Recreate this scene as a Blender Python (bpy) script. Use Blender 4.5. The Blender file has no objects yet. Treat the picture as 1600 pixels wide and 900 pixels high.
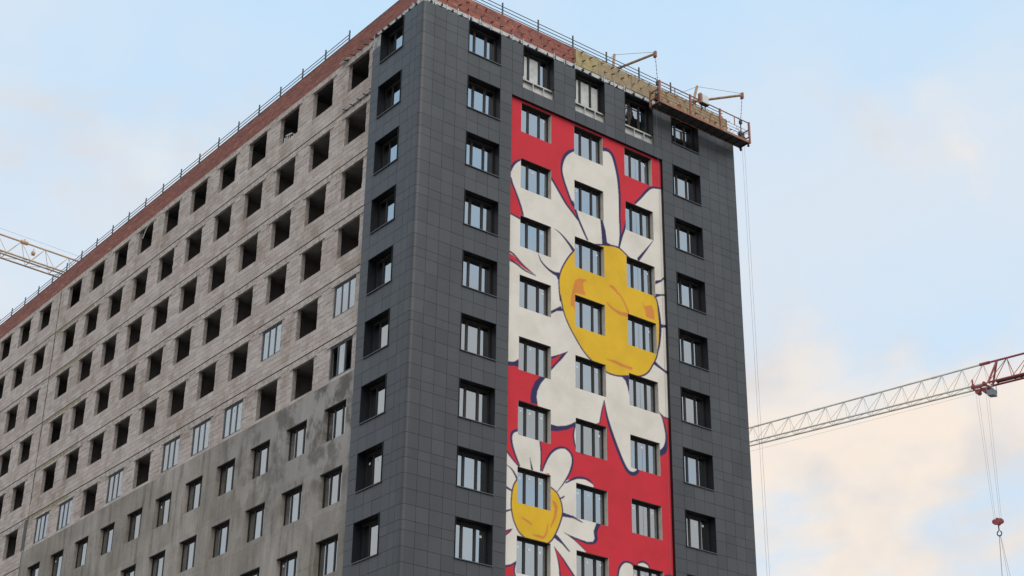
import bpy, math, random
import numpy as np
from mathutils import Vector, Matrix, Euler

random.seed(7)
S = bpy.context.scene
COL = S.collection
R = math.radians
Z0 = 41.37                      # height of the calibration datum above the ground

# ------------------------------------------------------------------ camera
CAM = (-34.101, -50.796, 1.70)
YAW, PITCH, ROLL, FPX = 0.6598, 0.4529, 0.0132, 2543.6
fwd = np.array([math.sin(YAW)*math.cos(PITCH), math.cos(YAW)*math.cos(PITCH), math.sin(PITCH)])
rt = np.array([math.cos(YAW), -math.sin(YAW), 0.0])
up = np.cross(rt, fwd)
RT = math.cos(ROLL)*rt + math.sin(ROLL)*up
UP = -math.sin(ROLL)*rt + math.cos(ROLL)*up
cd = bpy.data.cameras.new('camera')
cam = bpy.data.objects.new('camera', cd)
COL.objects.link(cam)
m = Matrix([[RT[i], UP[i], -fwd[i], CAM[i]] for i in range(3)] + [[0, 0, 0, 1]])
cam.matrix_world = m
cd.sensor_width = 36.0
cd.lens = FPX/1600*36.0
cd.clip_end = 3000
S.camera = cam

def seen(x, y, z, mg=60):
    """is a place of the building inside the picture (with a margin)?"""
    d = np.array([x-CAM[0], y-CAM[1], z-CAM[2]]); f = d @ fwd
    u = 800+FPX*(d @ RT)/f; v = 450-FPX*(d @ UP)/f
    return -mg < u < 1600+mg and -mg < v < 900+mg
def dist(x, y, z):
    return math.dist((x, y, z), CAM)

# ------------------------------------------------------------------ sky, sun, exposure
SUN_EL, SUN_AZ = R(48), R(190)          # azimuth clockwise from +Y
W = bpy.data.worlds.new('World'); S.world = W
W.use_nodes = True
nt = W.node_tree; nt.nodes.clear()
def wn(t, **k):
    n = nt.nodes.new(t)
    for a, b in k.items(): setattr(n, a, b)
    return n
def wl(a, b): nt.links.new(a, b)
out = wn('ShaderNodeOutputWorld'); bg = wn('ShaderNodeBackground')
bg.inputs['Strength'].default_value = 0.13
wl(bg.outputs[0], out.inputs[0])
sky = wn('ShaderNodeTexSky', sky_type='NISHITA', sun_disc=False)
sky.sun_elevation = SUN_EL; sky.sun_rotation = SUN_AZ
sky.air_density = 1.0; sky.dust_density = 1.0; sky.ozone_density = 1.5
tc = wn('ShaderNodeTexCoord')
sx = wn('ShaderNodeSeparateXYZ'); wl(tc.outputs['Generated'], sx.inputs[0])
mp = wn('ShaderNodeMapping'); mp.inputs['Scale'].default_value = (1, 1, 1.7)
mp.inputs['Location'].default_value = (3.1, 1.7, 0.4)
wl(tc.outputs['Generated'], mp.inputs[0])
n1 = wn('ShaderNodeTexNoise'); n1.inputs['Scale'].default_value = 4.2; n1.inputs['Detail'].default_value = 6
n1.inputs['Roughness'].default_value = 0.6; n1.inputs['Distortion'].default_value = 0.35
wl(mp.outputs[0], n1.inputs['Vector'])
el = wn('ShaderNodeMapRange'); el.inputs['From Min'].default_value = 0.25; el.inputs['From Max'].default_value = 0.62
el.inputs['To Min'].default_value = 0.11; el.inputs['To Max'].default_value = -0.07
wl(sx.outputs['Z'], el.inputs['Value'])
ad = wn('ShaderNodeMath', operation='ADD'); wl(n1.outputs['Fac'], ad.inputs[0]); wl(el.outputs[0], ad.inputs[1])
cm = wn('ShaderNodeMapRange', interpolation_type='SMOOTHSTEP')
cm.inputs['From Min'].default_value = 0.45; cm.inputs['From Max'].default_value = 0.65
wl(ad.outputs[0], cm.inputs['Value'])
# cloud colour: warm towards the low sun-lit bank in the east, cool grey-white elsewhere
wd = Vector((math.sin(R(56))*math.cos(R(17)), math.cos(R(56))*math.cos(R(17)), math.sin(R(17))))
dp = wn('ShaderNodeVectorMath', operation='DOT_PRODUCT'); dp.inputs[1].default_value = wd
wl(tc.outputs['Generated'], dp.inputs[0])
ce = wn('ShaderNodeMapRange', interpolation_type='SMOOTHSTEP')
ce.inputs['From Min'].default_value = 0.945; ce.inputs['From Max'].default_value = 0.995
wl(dp.outputs['Value'], ce.inputs['Value'])
cc = wn('ShaderNodeMix', data_type='RGBA')
cc.inputs['A'].default_value = (4.9, 5.15, 5.4, 1); cc.inputs['B'].default_value = (5.95, 5.25, 4.6, 1)
wl(ce.outputs[0], cc.inputs['Factor'])
# thin bright veil over the clear sky
ve = wn('ShaderNodeMix', data_type='RGBA'); ve.inputs['Factor'].default_value = 0.85
ve.inputs['B'].default_value = (3.85, 5.3, 6.65, 1)
wl(sky.outputs[0], ve.inputs['A'])
# high thin cloud
mp2 = wn('ShaderNodeMapping'); mp2.inputs['Scale'].default_value = (1, 1, 1.3); mp2.inputs['Location'].default_value = (1.3, 6.6, 3.8)
wl(tc.outputs['Generated'], mp2.inputs[0])
n2 = wn('ShaderNodeTexNoise'); n2.inputs['Scale'].default_value = 3.1; n2.inputs['Detail'].default_value = 5; n2.inputs['Roughness'].default_value = 0.5
wl(mp2.outputs[0], n2.inputs['Vector'])
c2 = wn('ShaderNodeMapRange', interpolation_type='SMOOTHSTEP'); c2.inputs['From Min'].default_value = 0.40; c2.inputs['From Max'].default_value = 0.66
c2.inputs['To Max'].default_value = 0.75
wl(n2.outputs['Fac'], c2.inputs['Value'])
v2 = wn('ShaderNodeMix', data_type='RGBA'); v2.inputs['B'].default_value = (4.7, 5.0, 5.4, 1)
wl(c2.outputs[0], v2.inputs['Factor']); wl(ve.outputs['Result'], v2.inputs['A'])
# greyer folds inside the clouds
n3 = wn('ShaderNodeTexNoise'); n3.inputs['Scale'].default_value = 9.0; n3.inputs['Detail'].default_value = 5; wl(mp2.outputs[0], n3.inputs['Vector'])
c3 = wn('ShaderNodeMapRange', interpolation_type='SMOOTHSTEP'); c3.inputs['From Min'].default_value = 0.42; c3.inputs['From Max'].default_value = 0.60; c3.inputs['To Max'].default_value = 0.85
wl(n3.outputs['Fac'], c3.inputs['Value'])
v3 = wn('ShaderNodeMix', data_type='RGBA'); v3.inputs['B'].default_value = (4.5, 4.4, 4.45, 1)
wl(c3.outputs[0], v3.inputs['Factor']); wl(cc.outputs['Result'], v3.inputs['A'])
mx = wn('ShaderNodeMix', data_type='RGBA')
wl(cm.outputs[0], mx.inputs['Factor']); wl(v2.outputs['Result'], mx.inputs['A']); wl(v3.outputs['Result'], mx.inputs['B'])
wl(mx.outputs['Result'], bg.inputs['Color'])

sd = bpy.data.lights.new('sun', 'SUN'); sd.energy = 1.5; sd.angle = R(60); sd.color = (1.0, 0.94, 0.86)
sun = bpy.data.objects.new('sun', sd); COL.objects.link(sun)
sdir = Vector((math.sin(SUN_AZ)*math.cos(SUN_EL), math.cos(SUN_AZ)*math.cos(SUN_EL), math.sin(SUN_EL)))
sun.rotation_euler = sdir.to_track_quat('Z', 'Y').to_euler()
sun.location = (-40, -60, 90)
S.view_settings.view_transform = 'Standard'; S.view_settings.look = 'None'
S.view_settings.exposure = 0.3; S.view_settings.gamma = 1.0
S.view_settings.use_curve_mapping = False
S.cycles.max_bounces = 8; S.cycles.diffuse_bounces = 4; S.cycles.transparent_max_bounces = 12

# ------------------------------------------------------------------ materials
def newmat(name):
    mt = bpy.data.materials.new(name); mt.use_nodes = True
    return mt, mt.node_tree, mt.node_tree.nodes['Principled BSDF']
def N(t, kind, **k):
    n = t.nodes.new(kind)
    for a, b in k.items():
        if a in n.inputs: n.inputs[a].default_value = b
        else: setattr(n, a, b)
    return n
def ramp(t, src, stops):
    r = t.nodes.new('ShaderNodeValToRGB')
    e = r.color_ramp.elements
    while len(e) < len(stops): e.new(0.5)
    for i, (p, c) in enumerate(stops):
        e[i].position = p; e[i].color = (*c, 1) if len(c) == 3 else c
    t.links.new(src, r.inputs[0]); return r
def noise(t, scale, detail=4, vec=None, rough=0.55, dist=0.0):
    n = N(t, 'ShaderNodeTexNoise'); n.inputs['Scale'].default_value = scale
    n.inputs['Detail'].default_value = detail; n.inputs['Roughness'].default_value = rough; n.inputs['Distortion'].default_value = dist
    if vec is not None: t.links.new(vec, n.inputs['Vector'])
    return n
def pos(t, sc=(1, 1, 1)):
    g = N(t, 'ShaderNodeNewGeometry'); mpn = N(t, 'ShaderNodeMapping')
    mpn.inputs['Scale'].default_value = sc
    t.links.new(g.outputs['Position'], mpn.inputs[0]); return mpn.outputs[0]
def mixc(t, fac, a, b, blend='MIX'):
    x = N(t, 'ShaderNodeMix', data_type='RGBA', blend_type=blend)
    for s, v in (('Factor', fac), ('A', a), ('B', b)):
        if isinstance(v, (int, float)): x.inputs[s].default_value = v
        elif isinstance(v, tuple): x.inputs[s].default_value = (*v, 1) if len(v) == 3 else v
        else: t.links.new(v, x.inputs[s])
    return x.outputs['Result']
def bump(t, b, h, strength=0.3, d=0.02):
    n = N(t, 'ShaderNodeBump'); n.inputs['Strength'].default_value = strength; n.inputs['Distance'].default_value = d
    t.links.new(h, n.inputs['Height']); t.links.new(n.outputs[0], b.inputs['Normal'])
def simple(name, col, rough=0.6, metal=0.0, var=0.25, scale=3.0, spec=0.5):
    mt, t, b = newmat(name)
    n = noise(t, scale, 5, pos(t))
    r = ramp(t, n.outputs['Fac'], [(0.3, tuple(c*(1-var) for c in col)), (0.7, tuple(min(1, c*(1+var)) for c in col))])
    t.links.new(r.outputs[0], b.inputs['Base Color'])
    b.inputs['Roughness'].default_value = rough; b.inputs['Metallic'].default_value = metal
    b.inputs['Specular IOR Level'].default_value = spec
    return mt
M = {}
# dark grey cladding: slight tone difference from panel to panel, faint dirt
mt, t, b = newmat('dark_cladding')
g = N(t, 'ShaderNodeNewGeometry'); oi = N(t, 'ShaderNodeObjectInfo')
sm = N(t, 'ShaderNodeMath', operation='ADD'); t.links.new(g.outputs['Random Per Island'], sm.inputs[0]); t.links.new(oi.outputs['Random'], sm.inputs[1])
fr = N(t, 'ShaderNodeMath', operation='FRACT'); t.links.new(sm.outputs[0], fr.inputs[0])
r1 = ramp(t, fr.outputs[0], [(0.0, (0.048, 0.0482, 0.0505)), (1.0, (0.062, 0.0622, 0.0645))])
n = noise(t, 0.8, 6, pos(t, (1, 1, 0.35)))
r2 = ramp(t, n.outputs['Fac'], [(0.3, (0.86, 0.86, 0.86)), (0.7, (1.1, 1.1, 1.1))])
t.links.new(mixc(t, 1.0, r1.outputs[0], r2.outputs[0], 'MULTIPLY'), b.inputs['Base Color'])
b.inputs['Roughness'].default_value = 0.42; b.inputs['Specular IOR Level'].default_value = 0.45
n = noise(t, 1.6, 2, pos(t)); bump(t, b, n.outputs['Fac'], 0.10, 0.03)
M['clad'] = mt
M['reveal'] = simple('dark_metal_reveal', (0.013, 0.014, 0.017), 0.5, 0.0, 0.15, 2, 0.22)
M['frame'] = simple('brown_window_frame', (0.026, 0.021, 0.019), 0.5, 0, 0.15, 2, 0.3)
M['frame_grey'] = simple('grey_window_frame', (0.06, 0.075, 0.09), 0.45, 0, 0.15, 2)
M['sill'] = simple('grey_metal_sill', (0.10, 0.105, 0.115), 0.35, 0.6, 0.15, 3)
M['alu'] = simple('galvanised_steel', (0.42, 0.45, 0.46), 0.45, 0.6, 0.2, 6)
M['railsteel'] = simple('railing_steel', (0.075, 0.085, 0.09), 0.5, 0.3, 0.25, 6)
M['sticker'] = simple('white_sticker', (0.75, 0.75, 0.72), 0.6, 0, 0.05)
def glass(name, fac, tint, through):
    mt = bpy.data.materials.new(name); mt.use_nodes = True
    t = mt.node_tree; t.nodes.clear()
    o = N(t, 'ShaderNodeOutputMaterial'); mxs = N(t, 'ShaderNodeMixShader')
    gl = N(t, 'ShaderNodeBsdfGlossy'); gl.inputs['Roughness'].default_value = 0.015
    gl.inputs['Color'].default_value = (*tint, 1)
    tr = N(t, 'ShaderNodeBsdfTransparent'); tr.inputs['Color'].default_value = (*through, 1)
    # large soft warp of the pane, as in real double glazing
    n = noise(t, 1.3, 1, pos(t)); bp = N(t, 'ShaderNodeBump'); bp.inputs['Strength'].default_value = 0.03; bp.inputs['Distance'].default_value = 0.02
    t.links.new(n.outputs['Fac'], bp.inputs['Height']); t.links.new(bp.outputs[0], gl.inputs['Normal'])
    mxs.inputs[0].default_value = fac
    t.links.new(tr.outputs[0], mxs.inputs[1]); t.links.new(gl.outputs[0], mxs.inputs[2]); t.links.new(mxs.outputs[0], o.inputs[0])
    return mt
M['glass'] = glass('window_glass', 0.49, (0.88, 0.94, 0.97), (0.22, 0.24, 0.24))
M['film'] = simple('milky_protective_film', (0.50, 0.50, 0.47), 0.5, 0, 0.2, 3)
# rough wall concrete / membrane behind the cladding
M['substrate'] = simple('pale_render_base', (0.50, 0.47, 0.43), 0.85, 0, 0.25, 2.5)
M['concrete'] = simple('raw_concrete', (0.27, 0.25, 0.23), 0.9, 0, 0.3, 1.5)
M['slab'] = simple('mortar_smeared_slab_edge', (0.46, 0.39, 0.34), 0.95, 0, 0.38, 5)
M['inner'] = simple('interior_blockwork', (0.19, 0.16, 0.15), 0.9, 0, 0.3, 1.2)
M['mortar'] = simple('mortar_bed', (0.31, 0.27, 0.24), 0.95, 0, 0.3, 6)
# aerated concrete blocks
mt, t, b = newmat('aerated_concrete_block')
g = N(t, 'ShaderNodeNewGeometry'); oi = N(t, 'ShaderNodeObjectInfo')
sm = N(t, 'ShaderNodeMath', operation='ADD'); t.links.new(g.outputs['Random Per Island'], sm.inputs[0]); t.links.new(oi.outputs['Random'], sm.inputs[1])
fr = N(t, 'ShaderNodeMath', operation='FRACT'); t.links.new(sm.outputs[0], fr.inputs[0])
r1 = ramp(t, fr.outputs[0], [(0.0, (0.475, 0.392, 0.345)), (0.5, (0.55, 0.465, 0.415)), (1.0, (0.61, 0.53, 0.478))])
n = noise(t, 0.30, 6, pos(t), 0.62)
r2 = ramp(t, n.outputs['Fac'], [(0.34, (0.78, 0.71, 0.65)), (0.44, (0.96, 0.94, 0.93)), (0.70, (1.08, 1.07, 1.06))])
n3 = noise(t, 14, 3, pos(t)); r3 = ramp(t, n3.outputs['Fac'], [(0.35, (0.84, 0.84, 0.84)), (0.65, (1.08, 1.08, 1.08))])
c = mixc(t, 1.0, r1.outputs[0], r2.outputs[0], 'MULTIPLY'); c = mixc(t, 1.0, c, r3.outputs[0], 'MULTIPLY')
# dirt runs below the sills
n4 = noise(t, 1.0, 4, pos(t, (1, 0.9, 0.22)), 0.6); r4 = ramp(t, n4.outputs['Fac'], [(0.36, (0.70, 0.64, 0.57)), (0.48, (1, 1, 1))])
c = mixc(t, 0.5, c, r4.outputs[0], 'MULTIPLY')
t.links.new(c, b.inputs['Base Color']); b.inputs['Roughness'].default_value = 0.95
bump(t, b, n3.outputs['Fac'], 0.5, 0.02)
M['block'] = mt
# levelling render with stains and patches
mt, t, b = newmat('stained_levelling_render')
n = noise(t, 0.16, 5, pos(t, (1, 1, 1.5)), 0.6, 0.6)
r1 = ramp(t, n.outputs['Fac'], [(0.35, (0.245, 0.21, 0.172)), (0.5, (0.315, 0.27, 0.227)), (0.66, (0.40, 0.35, 0.31))])
n2 = noise(t, 1.5, 7, pos(t, (1, 1.5, 0.22)), 0.66, 0.15)
r2 = ramp(t, n2.outputs['Fac'], [(0.33, (0.55, 0.54, 0.51)), (0.45, (0.92, 0.92, 0.92)), (0.55, (1.0, 1.0, 1.0)), (0.70, (1.22, 1.21, 1.18))])
c = mixc(t, 1.0, r1.outputs[0], r2.outputs[0], 'MULTIPLY')
# day-work patches: rectangular areas of render applied at different times
gq = N(t, 'ShaderNodeNewGeometry'); sq = N(t, 'ShaderNodeSeparateXYZ'); t.links.new(gq.outputs['Position'], sq.inputs[0])
cq = N(t, 'ShaderNodeCombineXYZ'); t.links.new(sq.outputs['Y'], cq.inputs[0]); t.links.new(sq.outputs['Z'], cq.inputs[1])
bq = N(t, 'ShaderNodeTexBrick'); bq.offset = 0.37; bq.inputs['Scale'].default_value = 1.0; bq.inputs['Brick Width'].default_value = 4.3; bq.inputs['Row Height'].default_value = 2.1
bq.inputs['Mortar Size'].default_value = 0.012; bq.inputs['Color1'].default_value = (0.86, 0.86, 0.85, 1); bq.inputs['Color2'].default_value = (1.12, 1.11, 1.09, 1); bq.inputs['Mortar'].default_value = (0.72, 0.70, 0.67, 1)
t.links.new(cq.outputs[0], bq.inputs['Vector'])
c = mixc(t, 0.85, c, bq.outputs['Color'], 'MULTIPLY')
np_ = noise(t, 4.5, 5, pos(t), 0.7); rp = ramp(t, np_.outputs['Fac'], [(0.30, (0.55, 0.53, 0.50)), (0.40, (1, 1, 1)), (0.60, (1, 1, 1)), (0.72, (1.22, 1.21, 1.19))])
c = mixc(t, 0.9, c, rp.outputs[0], 'MULTIPLY')
# dark scraped patches next to the dark cladding, in the storey under the raw blocks
n3 = noise(t, 0.9, 9, pos(t, (1, 1.0, 0.8)), 0.66, 0.15)
sxp = N(t, 'ShaderNodeSeparateXYZ'); gg = N(t, 'ShaderNodeNewGeometry'); t.links.new(gg.outputs['Position'], sxp.inputs[0])
fy = N(t, 'ShaderNodeMapRange'); fy.inputs['From Min'].default_value = 18; fy.inputs['From Max'].default_value = 8; t.links.new(sxp.outputs['Y'], fy.inputs['Value'])
fz = N(t, 'ShaderNodeMapRange'); fz.inputs['From Min'].default_value = 21.5; fz.inputs['From Max'].default_value = 27; t.links.new(sxp.outputs['Z'], fz.inputs['Value'])
mu = N(t, 'ShaderNodeMath', operation='MULTIPLY'); t.links.new(fy.outputs[0], mu.inputs[0]); t.links.new(fz.outputs[0], mu.inputs[1])
r3 = ramp(t, n3.outputs['Fac'], [(0.47, (1, 1, 1)), (0.60, (0, 0, 0))])
r3b = ramp(t, n3.outputs['Fac'], [(0.45, (0, 0, 0)), (0.54, (1, 1, 1))])
mu2 = N(t, 'ShaderNodeMath', operation='MULTIPLY'); t.links.new(mu.outputs[0], mu2.inputs[0]); t.links.new(r3b.outputs[0], mu2.inputs[1])
c = mixc(t, mu2.outputs[0], c, (0.135, 0.118, 0.098))
mu3 = N(t, 'ShaderNodeMath', operation='MULTIPLY'); t.links.new(mu.outputs[0], mu3.inputs[0]); t.links.new(r3.outputs[0], mu3.inputs[1])
mu4 = N(t, 'ShaderNodeMath', operation='MULTIPLY'); t.links.new(mu3.outputs[0], mu4.inputs[0]); mu4.inputs[1].default_value = 0.6
c = mixc(t, mu4.outputs[0], c, (0.40, 0.37, 0.345))
t.links.new(c, b.inputs['Base Color']); b.inputs['Roughness'].default_value = 0.9
bump(t, b, np_.outputs['Fac'], 0.5, 0.03)
M['plaster'] = mt
# brick parapet
mt, t, b = newmat('red_brickwork')
g = N(t, 'ShaderNodeNewGeometry'); sxp = N(t, 'ShaderNodeSeparateXYZ'); t.links.new(g.outputs['Position'], sxp.inputs[0])
ad_ = N(t, 'ShaderNodeMath', operation='ADD'); t.links.new(sxp.outputs['X'], ad_.inputs[0]); t.links.new(sxp.outputs['Y'], ad_.inputs[1])
cx = N(t, 'ShaderNodeCombineXYZ'); t.links.new(ad_.outputs[0], cx.inputs[0]); t.links.new(sxp.outputs['Z'], cx.inputs[1])
bk = N(t, 'ShaderNodeTexBrick'); bk.inputs['Scale'].default_value = 1.0; bk.inputs['Brick Width'].default_value = 0.26
bk.inputs['Row Height'].default_value = 0.075; bk.inputs['Mortar Size'].default_value = 0.008; bk.inputs['Bias'].default_value = -0.1
bk.inputs['Color1'].default_value = (0.35, 0.095, 0.06, 1); bk.inputs['Color2'].default_value = (0.16, 0.048, 0.038, 1)
bk.inputs['Mortar'].default_value = (0.26, 0.16, 0.13, 1)
t.links.new(cx.outputs[0], bk.inputs['Vector'])
n = noise(t, 1.6, 8, pos(t, (0.6, 0.6, 3.4)), 0.70); r1 = ramp(t, n.outputs['Fac'], [(0.32, (0.74, 0.72, 0.72)), (0.52, (1.0, 1.0, 1.0)), (0.60, (1.12, 1.12, 1.10)), (0.68, (1.7, 2.4, 2.4))])
t.links.new(mixc(t, 1.0, bk.outputs['Color'], r1.outputs[0], 'MULTIPLY'), b.inputs['Base Color'])
b.inputs['Roughness'].default_value = 0.9; bump(t, b, bk.outputs['Fac'], -0.5, 0.02)
M['brick'] = mt
M['wool_y'] = simple('yellow_mineral_wool', (0.37, 0.29, 0.145), 0.95, 0, 0.22, 4)
M['wool'] = simple('brown_mineral_wool', (0.33, 0.25, 0.15), 0.95, 0, 0.22, 4)
M['foam'] = simple('aged_joint_foam', (0.30, 0.255, 0.16), 0.9, 0, 0.4, 4)
M['jointfill'] = simple('dark_joint_filler', (0.15, 0.125, 0.085), 0.95, 0, 0.6, 3)
M['primer'] = simple('red_primer_steel', (0.26, 0.055, 0.035), 0.6, 0, 0.3, 8)
M['darksteel'] = simple('dark_steel', (0.05, 0.052, 0.055), 0.5, 0.3, 0.3, 8)
M['rust'] = simple('rusty_orange_steel', (0.31, 0.13, 0.075), 0.65, 0.0, 0.38, 9)
M['beampaint'] = simple('faded_ochre_steel', (0.42, 0.27, 0.15), 0.6, 0, 0.35, 6)
M['deck'] = simple('dark_deck_plate', (0.035, 0.033, 0.034), 0.7, 0, 0.4, 3)
M['boxwhite'] = simple('scuffed_white_cabinet', (0.62, 0.61, 0.58), 0.5, 0, 0.12, 9)
M['rope'] = simple('steel_wire_rope', (0.16, 0.16, 0.16), 0.6, 0.2, 0.2, 9)
M['cranewhite'] = simple('pale_grey_crane_paint', (0.68, 0.64, 0.57), 0.5, 0, 0.14, 2)
M['cranered'] = simple('dull_red_crane_paint', (0.33, 0.058, 0.055), 0.5, 0, 0.2, 2)
M['craneyellow'] = simple('ochre_crane_paint', (0.54, 0.35, 0.21), 0.55, 0, 0.2, 2)
M['ground'] = simple('site_ground', (0.16, 0.145, 0.125), 0.95, 0, 0.3, 0.2)
M['basket'] = simple('grey_basket', (0.22, 0.24, 0.25), 0.6, 0.2, 0.2, 3)
M['roof'] = simple('roof_felt', (0.07, 0.07, 0.07), 0.9, 0, 0.2, 0.6)
# painted render of the mural: the paint colours are stored per vertex, grain and wear are procedural
mt, t, b = newmat('mural_paint')
at = N(t, 'ShaderNodeVertexColor'); at.layer_name = 'paint'
n = noise(t, 0.7, 6, pos(t), 0.6); r1 = ramp(t, n.outputs['Fac'], [(0.28, (0.86, 0.85, 0.83)), (0.55, (1.0, 1.0, 1.0)), (0.75, (1.05, 1.04, 1.03))])
n2 = noise(t, 30, 3, pos(t)); r2 = ramp(t, n2.outputs['Fac'], [(0.3, (0.93, 0.93, 0.93)), (0.7, (1.04, 1.04, 1.04))])
c = mixc(t, 1.0, at.outputs['Color'], r1.outputs[0], 'MULTIPLY'); c = mixc(t, 1.0, c, r2.outputs[0], 'MULTIPLY')
t.links.new(c, b.inputs['Base Color']); b.inputs['Roughness'].default_value = 0.85
bump(t, b, n2.outputs['Fac'], 0.35, 0.01)
M['mural'] = mt

# ------------------------------------------------------------------ mesh helpers
class MB:
    def __init__(s): s.v = []; s.f = []
    def box(s, x0, x1, y0, y1, z0, z1):
        o = len(s.v)
        s.v += [(x0,y0,z0),(x1,y0,z0),(x1,y1,z0),(x0,y1,z0),(x0,y0,z1),(x1,y0,z1),(x1,y1,z1),(x0,y1,z1)]
        s.f += [tuple(o+i for i in q) for q in ((0,3,2,1),(4,5,6,7),(0,1,5,4),(1,2,6,5),(2,3,7,6),(3,0,4,7))]
        return s
    def tube(s, p, q, r, n=6, r2=None):
        p = Vector(p); q = Vector(q); d = (q-p).normalized()
        a = d.orthogonal().normalized(); b_ = d.cross(a); o = len(s.v); r2 = r if r2 is None else r2
        for c_, rr in ((p, r), (q, r2)):
            for i in range(n):
                th = 2*math.pi*i/n; s.v.append(tuple(c_+(a*math.cos(th)+b_*math.sin(th))*rr))
        s.f += [(o+i, o+(i+1) % n, o+n+(i+1) % n, o+n+i) for i in range(n)]
        s.f += [tuple(o+n-1-i for i in range(n)), tuple(o+n+i for i in range(n))]
        return s
    def prism(s, pts, axis, a, b_):
        """extrude a 2-D outline (in the other two axes) from a to b along axis"""
        o = len(s.v); n = len(pts)
        for w_ in (a, b_):
            for (p, q) in pts:
                s.v.append({'x': (w_, p, q), 'y': (p, w_, q), 'z': (p, q, w_)}[axis])
        s.f += [(o+i, o+(i+1) % n, o+n+(i+1) % n, o+n+i) for i in range(n)]
        s.f += [tuple(o+n-1-i for i in range(n)), tuple(o+n+i for i in range(n))]
        return s
    def mesh(s, name, mat):
        me = bpy.data.meshes.new(name); me.from_pydata(s.v, [], s.f)
        if mat: me.materials.append(M[mat])
        me.update(); return me
    def build(s, name, mat, parent=None):
        return link(name, s.mesh(name, mat), parent)
def link(name, me, parent=None, loc=None, rz=0, scale=None):
    o = bpy.data.objects.new(name, me); COL.objects.link(o)
    if loc: o.location = loc
    if rz: o.rotation_euler = (0, 0, rz)
    if scale: o.scale = scale
    if parent: o.parent = parent
    return o
def thing(name, label, cat, loc=(0, 0, 0), group=None):
    o = bpy.data.objects.new(name, None); COL.objects.link(o); o.location = loc
    o['label'] = label; o['category'] = cat
    if group: o['group'] = group
    return o
def tag(o, label, cat, group=None):
    o['label'] = label; o['category'] = cat
    if group: o['group'] = group
    return o
UNIT = {}
def bar(name, p, q, r, mat, parent=None, square=False):
    """one straight member: a shared unit bar, stretched from p to q (world places, parents stand unrotated)"""
    key = (mat, square)
    if key not in UNIT:
        UNIT[key] = (MB().box(-1, 1, -1, 1, 0, 1) if square else MB().tube((0, 0, 0), (0, 0, 1), 1, 8)).mesh('bar_'+mat, mat)
    p = Vector(p); q = Vector(q); d = q-p
    o = bpy.data.objects.new(name, UNIT[key]); COL.objects.link(o)
    base = Vector((0, 0, 0)); a = parent
    while a is not None: base += a.location; a = a.parent
    if square:
        zz = d.normalized(); hx = Vector((0, 0, 1)).cross(zz)
        xx = hx.normalized() if hx.length > 1e-4 else Vector((1, 0, 0)); yy = zz.cross(xx)
        o.rotation_euler = Matrix((xx, yy, zz)).transposed().to_euler()
    else: o.rotation_euler = d.to_track_quat('Z', 'Y').to_euler()
    o.location = p-base; o.scale = (r, r, d.length)
    if parent: o.parent = parent
    return o

# ------------------------------------------------------------------ ground
gm = MB(); gm.v = [(-900,-900,0),(900,-900,0),(900,900,0),(-900,900,0)]; gm.f = [(0,1,2,3)]
g_ = gm.build('ground', 'ground'); g_['kind'] = 'structure'

# ------------------------------------------------------------------ the building
B = thing('apartment_building', 'unfinished tall apartment block with dark grey panels and a red daisy mural', 'building')
W_ = 19.817                     # width of the end facade
LEN = 57.0                      # length of the long facade
def ZT(r): return 4.618+Z0-3*(r-1)      # head of a clad window in storey r (1 = top)
def ZB(r): return 2.903+Z0-3*(r-1)
def ZT2(r): return 4.596+Z0-3*(r-1)     # head of an opening in the long facade
YM = 0.16                       # face of the mural render
YW = 0.385                       # face of the window frames
LOW = 12.6                      # below this the walls carry on plainly to the ground
CA, CB, CC = (2.586, 4.474), (15.357, 17.276), (1.549, 3.464)
MC = (6.75, 9.965, 13.17)
def YK(k): return 4.887+3.199*(k-1)+(1.286 if k >= 12 else 0)
OW, OH, XL = 1.80, 1.60, 0.30
KMAX = 16

def wall_grid(mb, axis, lo, hi, z0, z1, holes, a, b_):
    """wall slab between depth a and b_, with rectangular holes (u0,u1,z0,z1), built of butted boxes"""
    us = sorted({lo, hi, *[h[0] for h in holes], *[h[1] for h in holes]})
    for u0, u1 in zip(us[:-1], us[1:]):
        um = (u0+u1)/2
        cuts = sorted((h[2], h[3]) for h in holes if h[0] < um < h[1])
        z = z0
        for c0, c1 in cuts+[(z1, z1)]:
            if c0 > z+1e-6:
                if axis == 'x': mb.box(u0, u1, a, b_, z, c0)
                else: mb.box(a, b_, u0, u1, z, c0)
            z = max(z, c1)
    return mb

ROWS = range(1, 11)
# end facade: bearing wall behind the cladding and the mural
holesR = []
for r in ROWS:
    for c in (CA, CB): holesR.append((c[0], c[1], ZB(r), ZT(r)))
for c in MC: holesR.append((c-0.945, c+0.945, ZB(1), ZT(1)))
for r in range(2, 11):
    for c in MC: holesR.append((c-0.905, c+0.905, ZB(r)+0.035, ZT(r)-0.10))
wall_grid(MB(), 'x', 0.162, W_-0.03, LOW, 5.03+Z0, holesR, YM+0.012, 0.52).build('wall', 'substrate', B)
# long facade, part behind the cladding
holesC = [(CC[0], CC[1], ZB(r), ZT(r)) for r in ROWS]
wall_grid(MB(), 'y', 0.53, 4.108, LOW, 5.03+Z0, holesC, 0.165, 0.52).build('wall', 'substrate', B)
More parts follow.
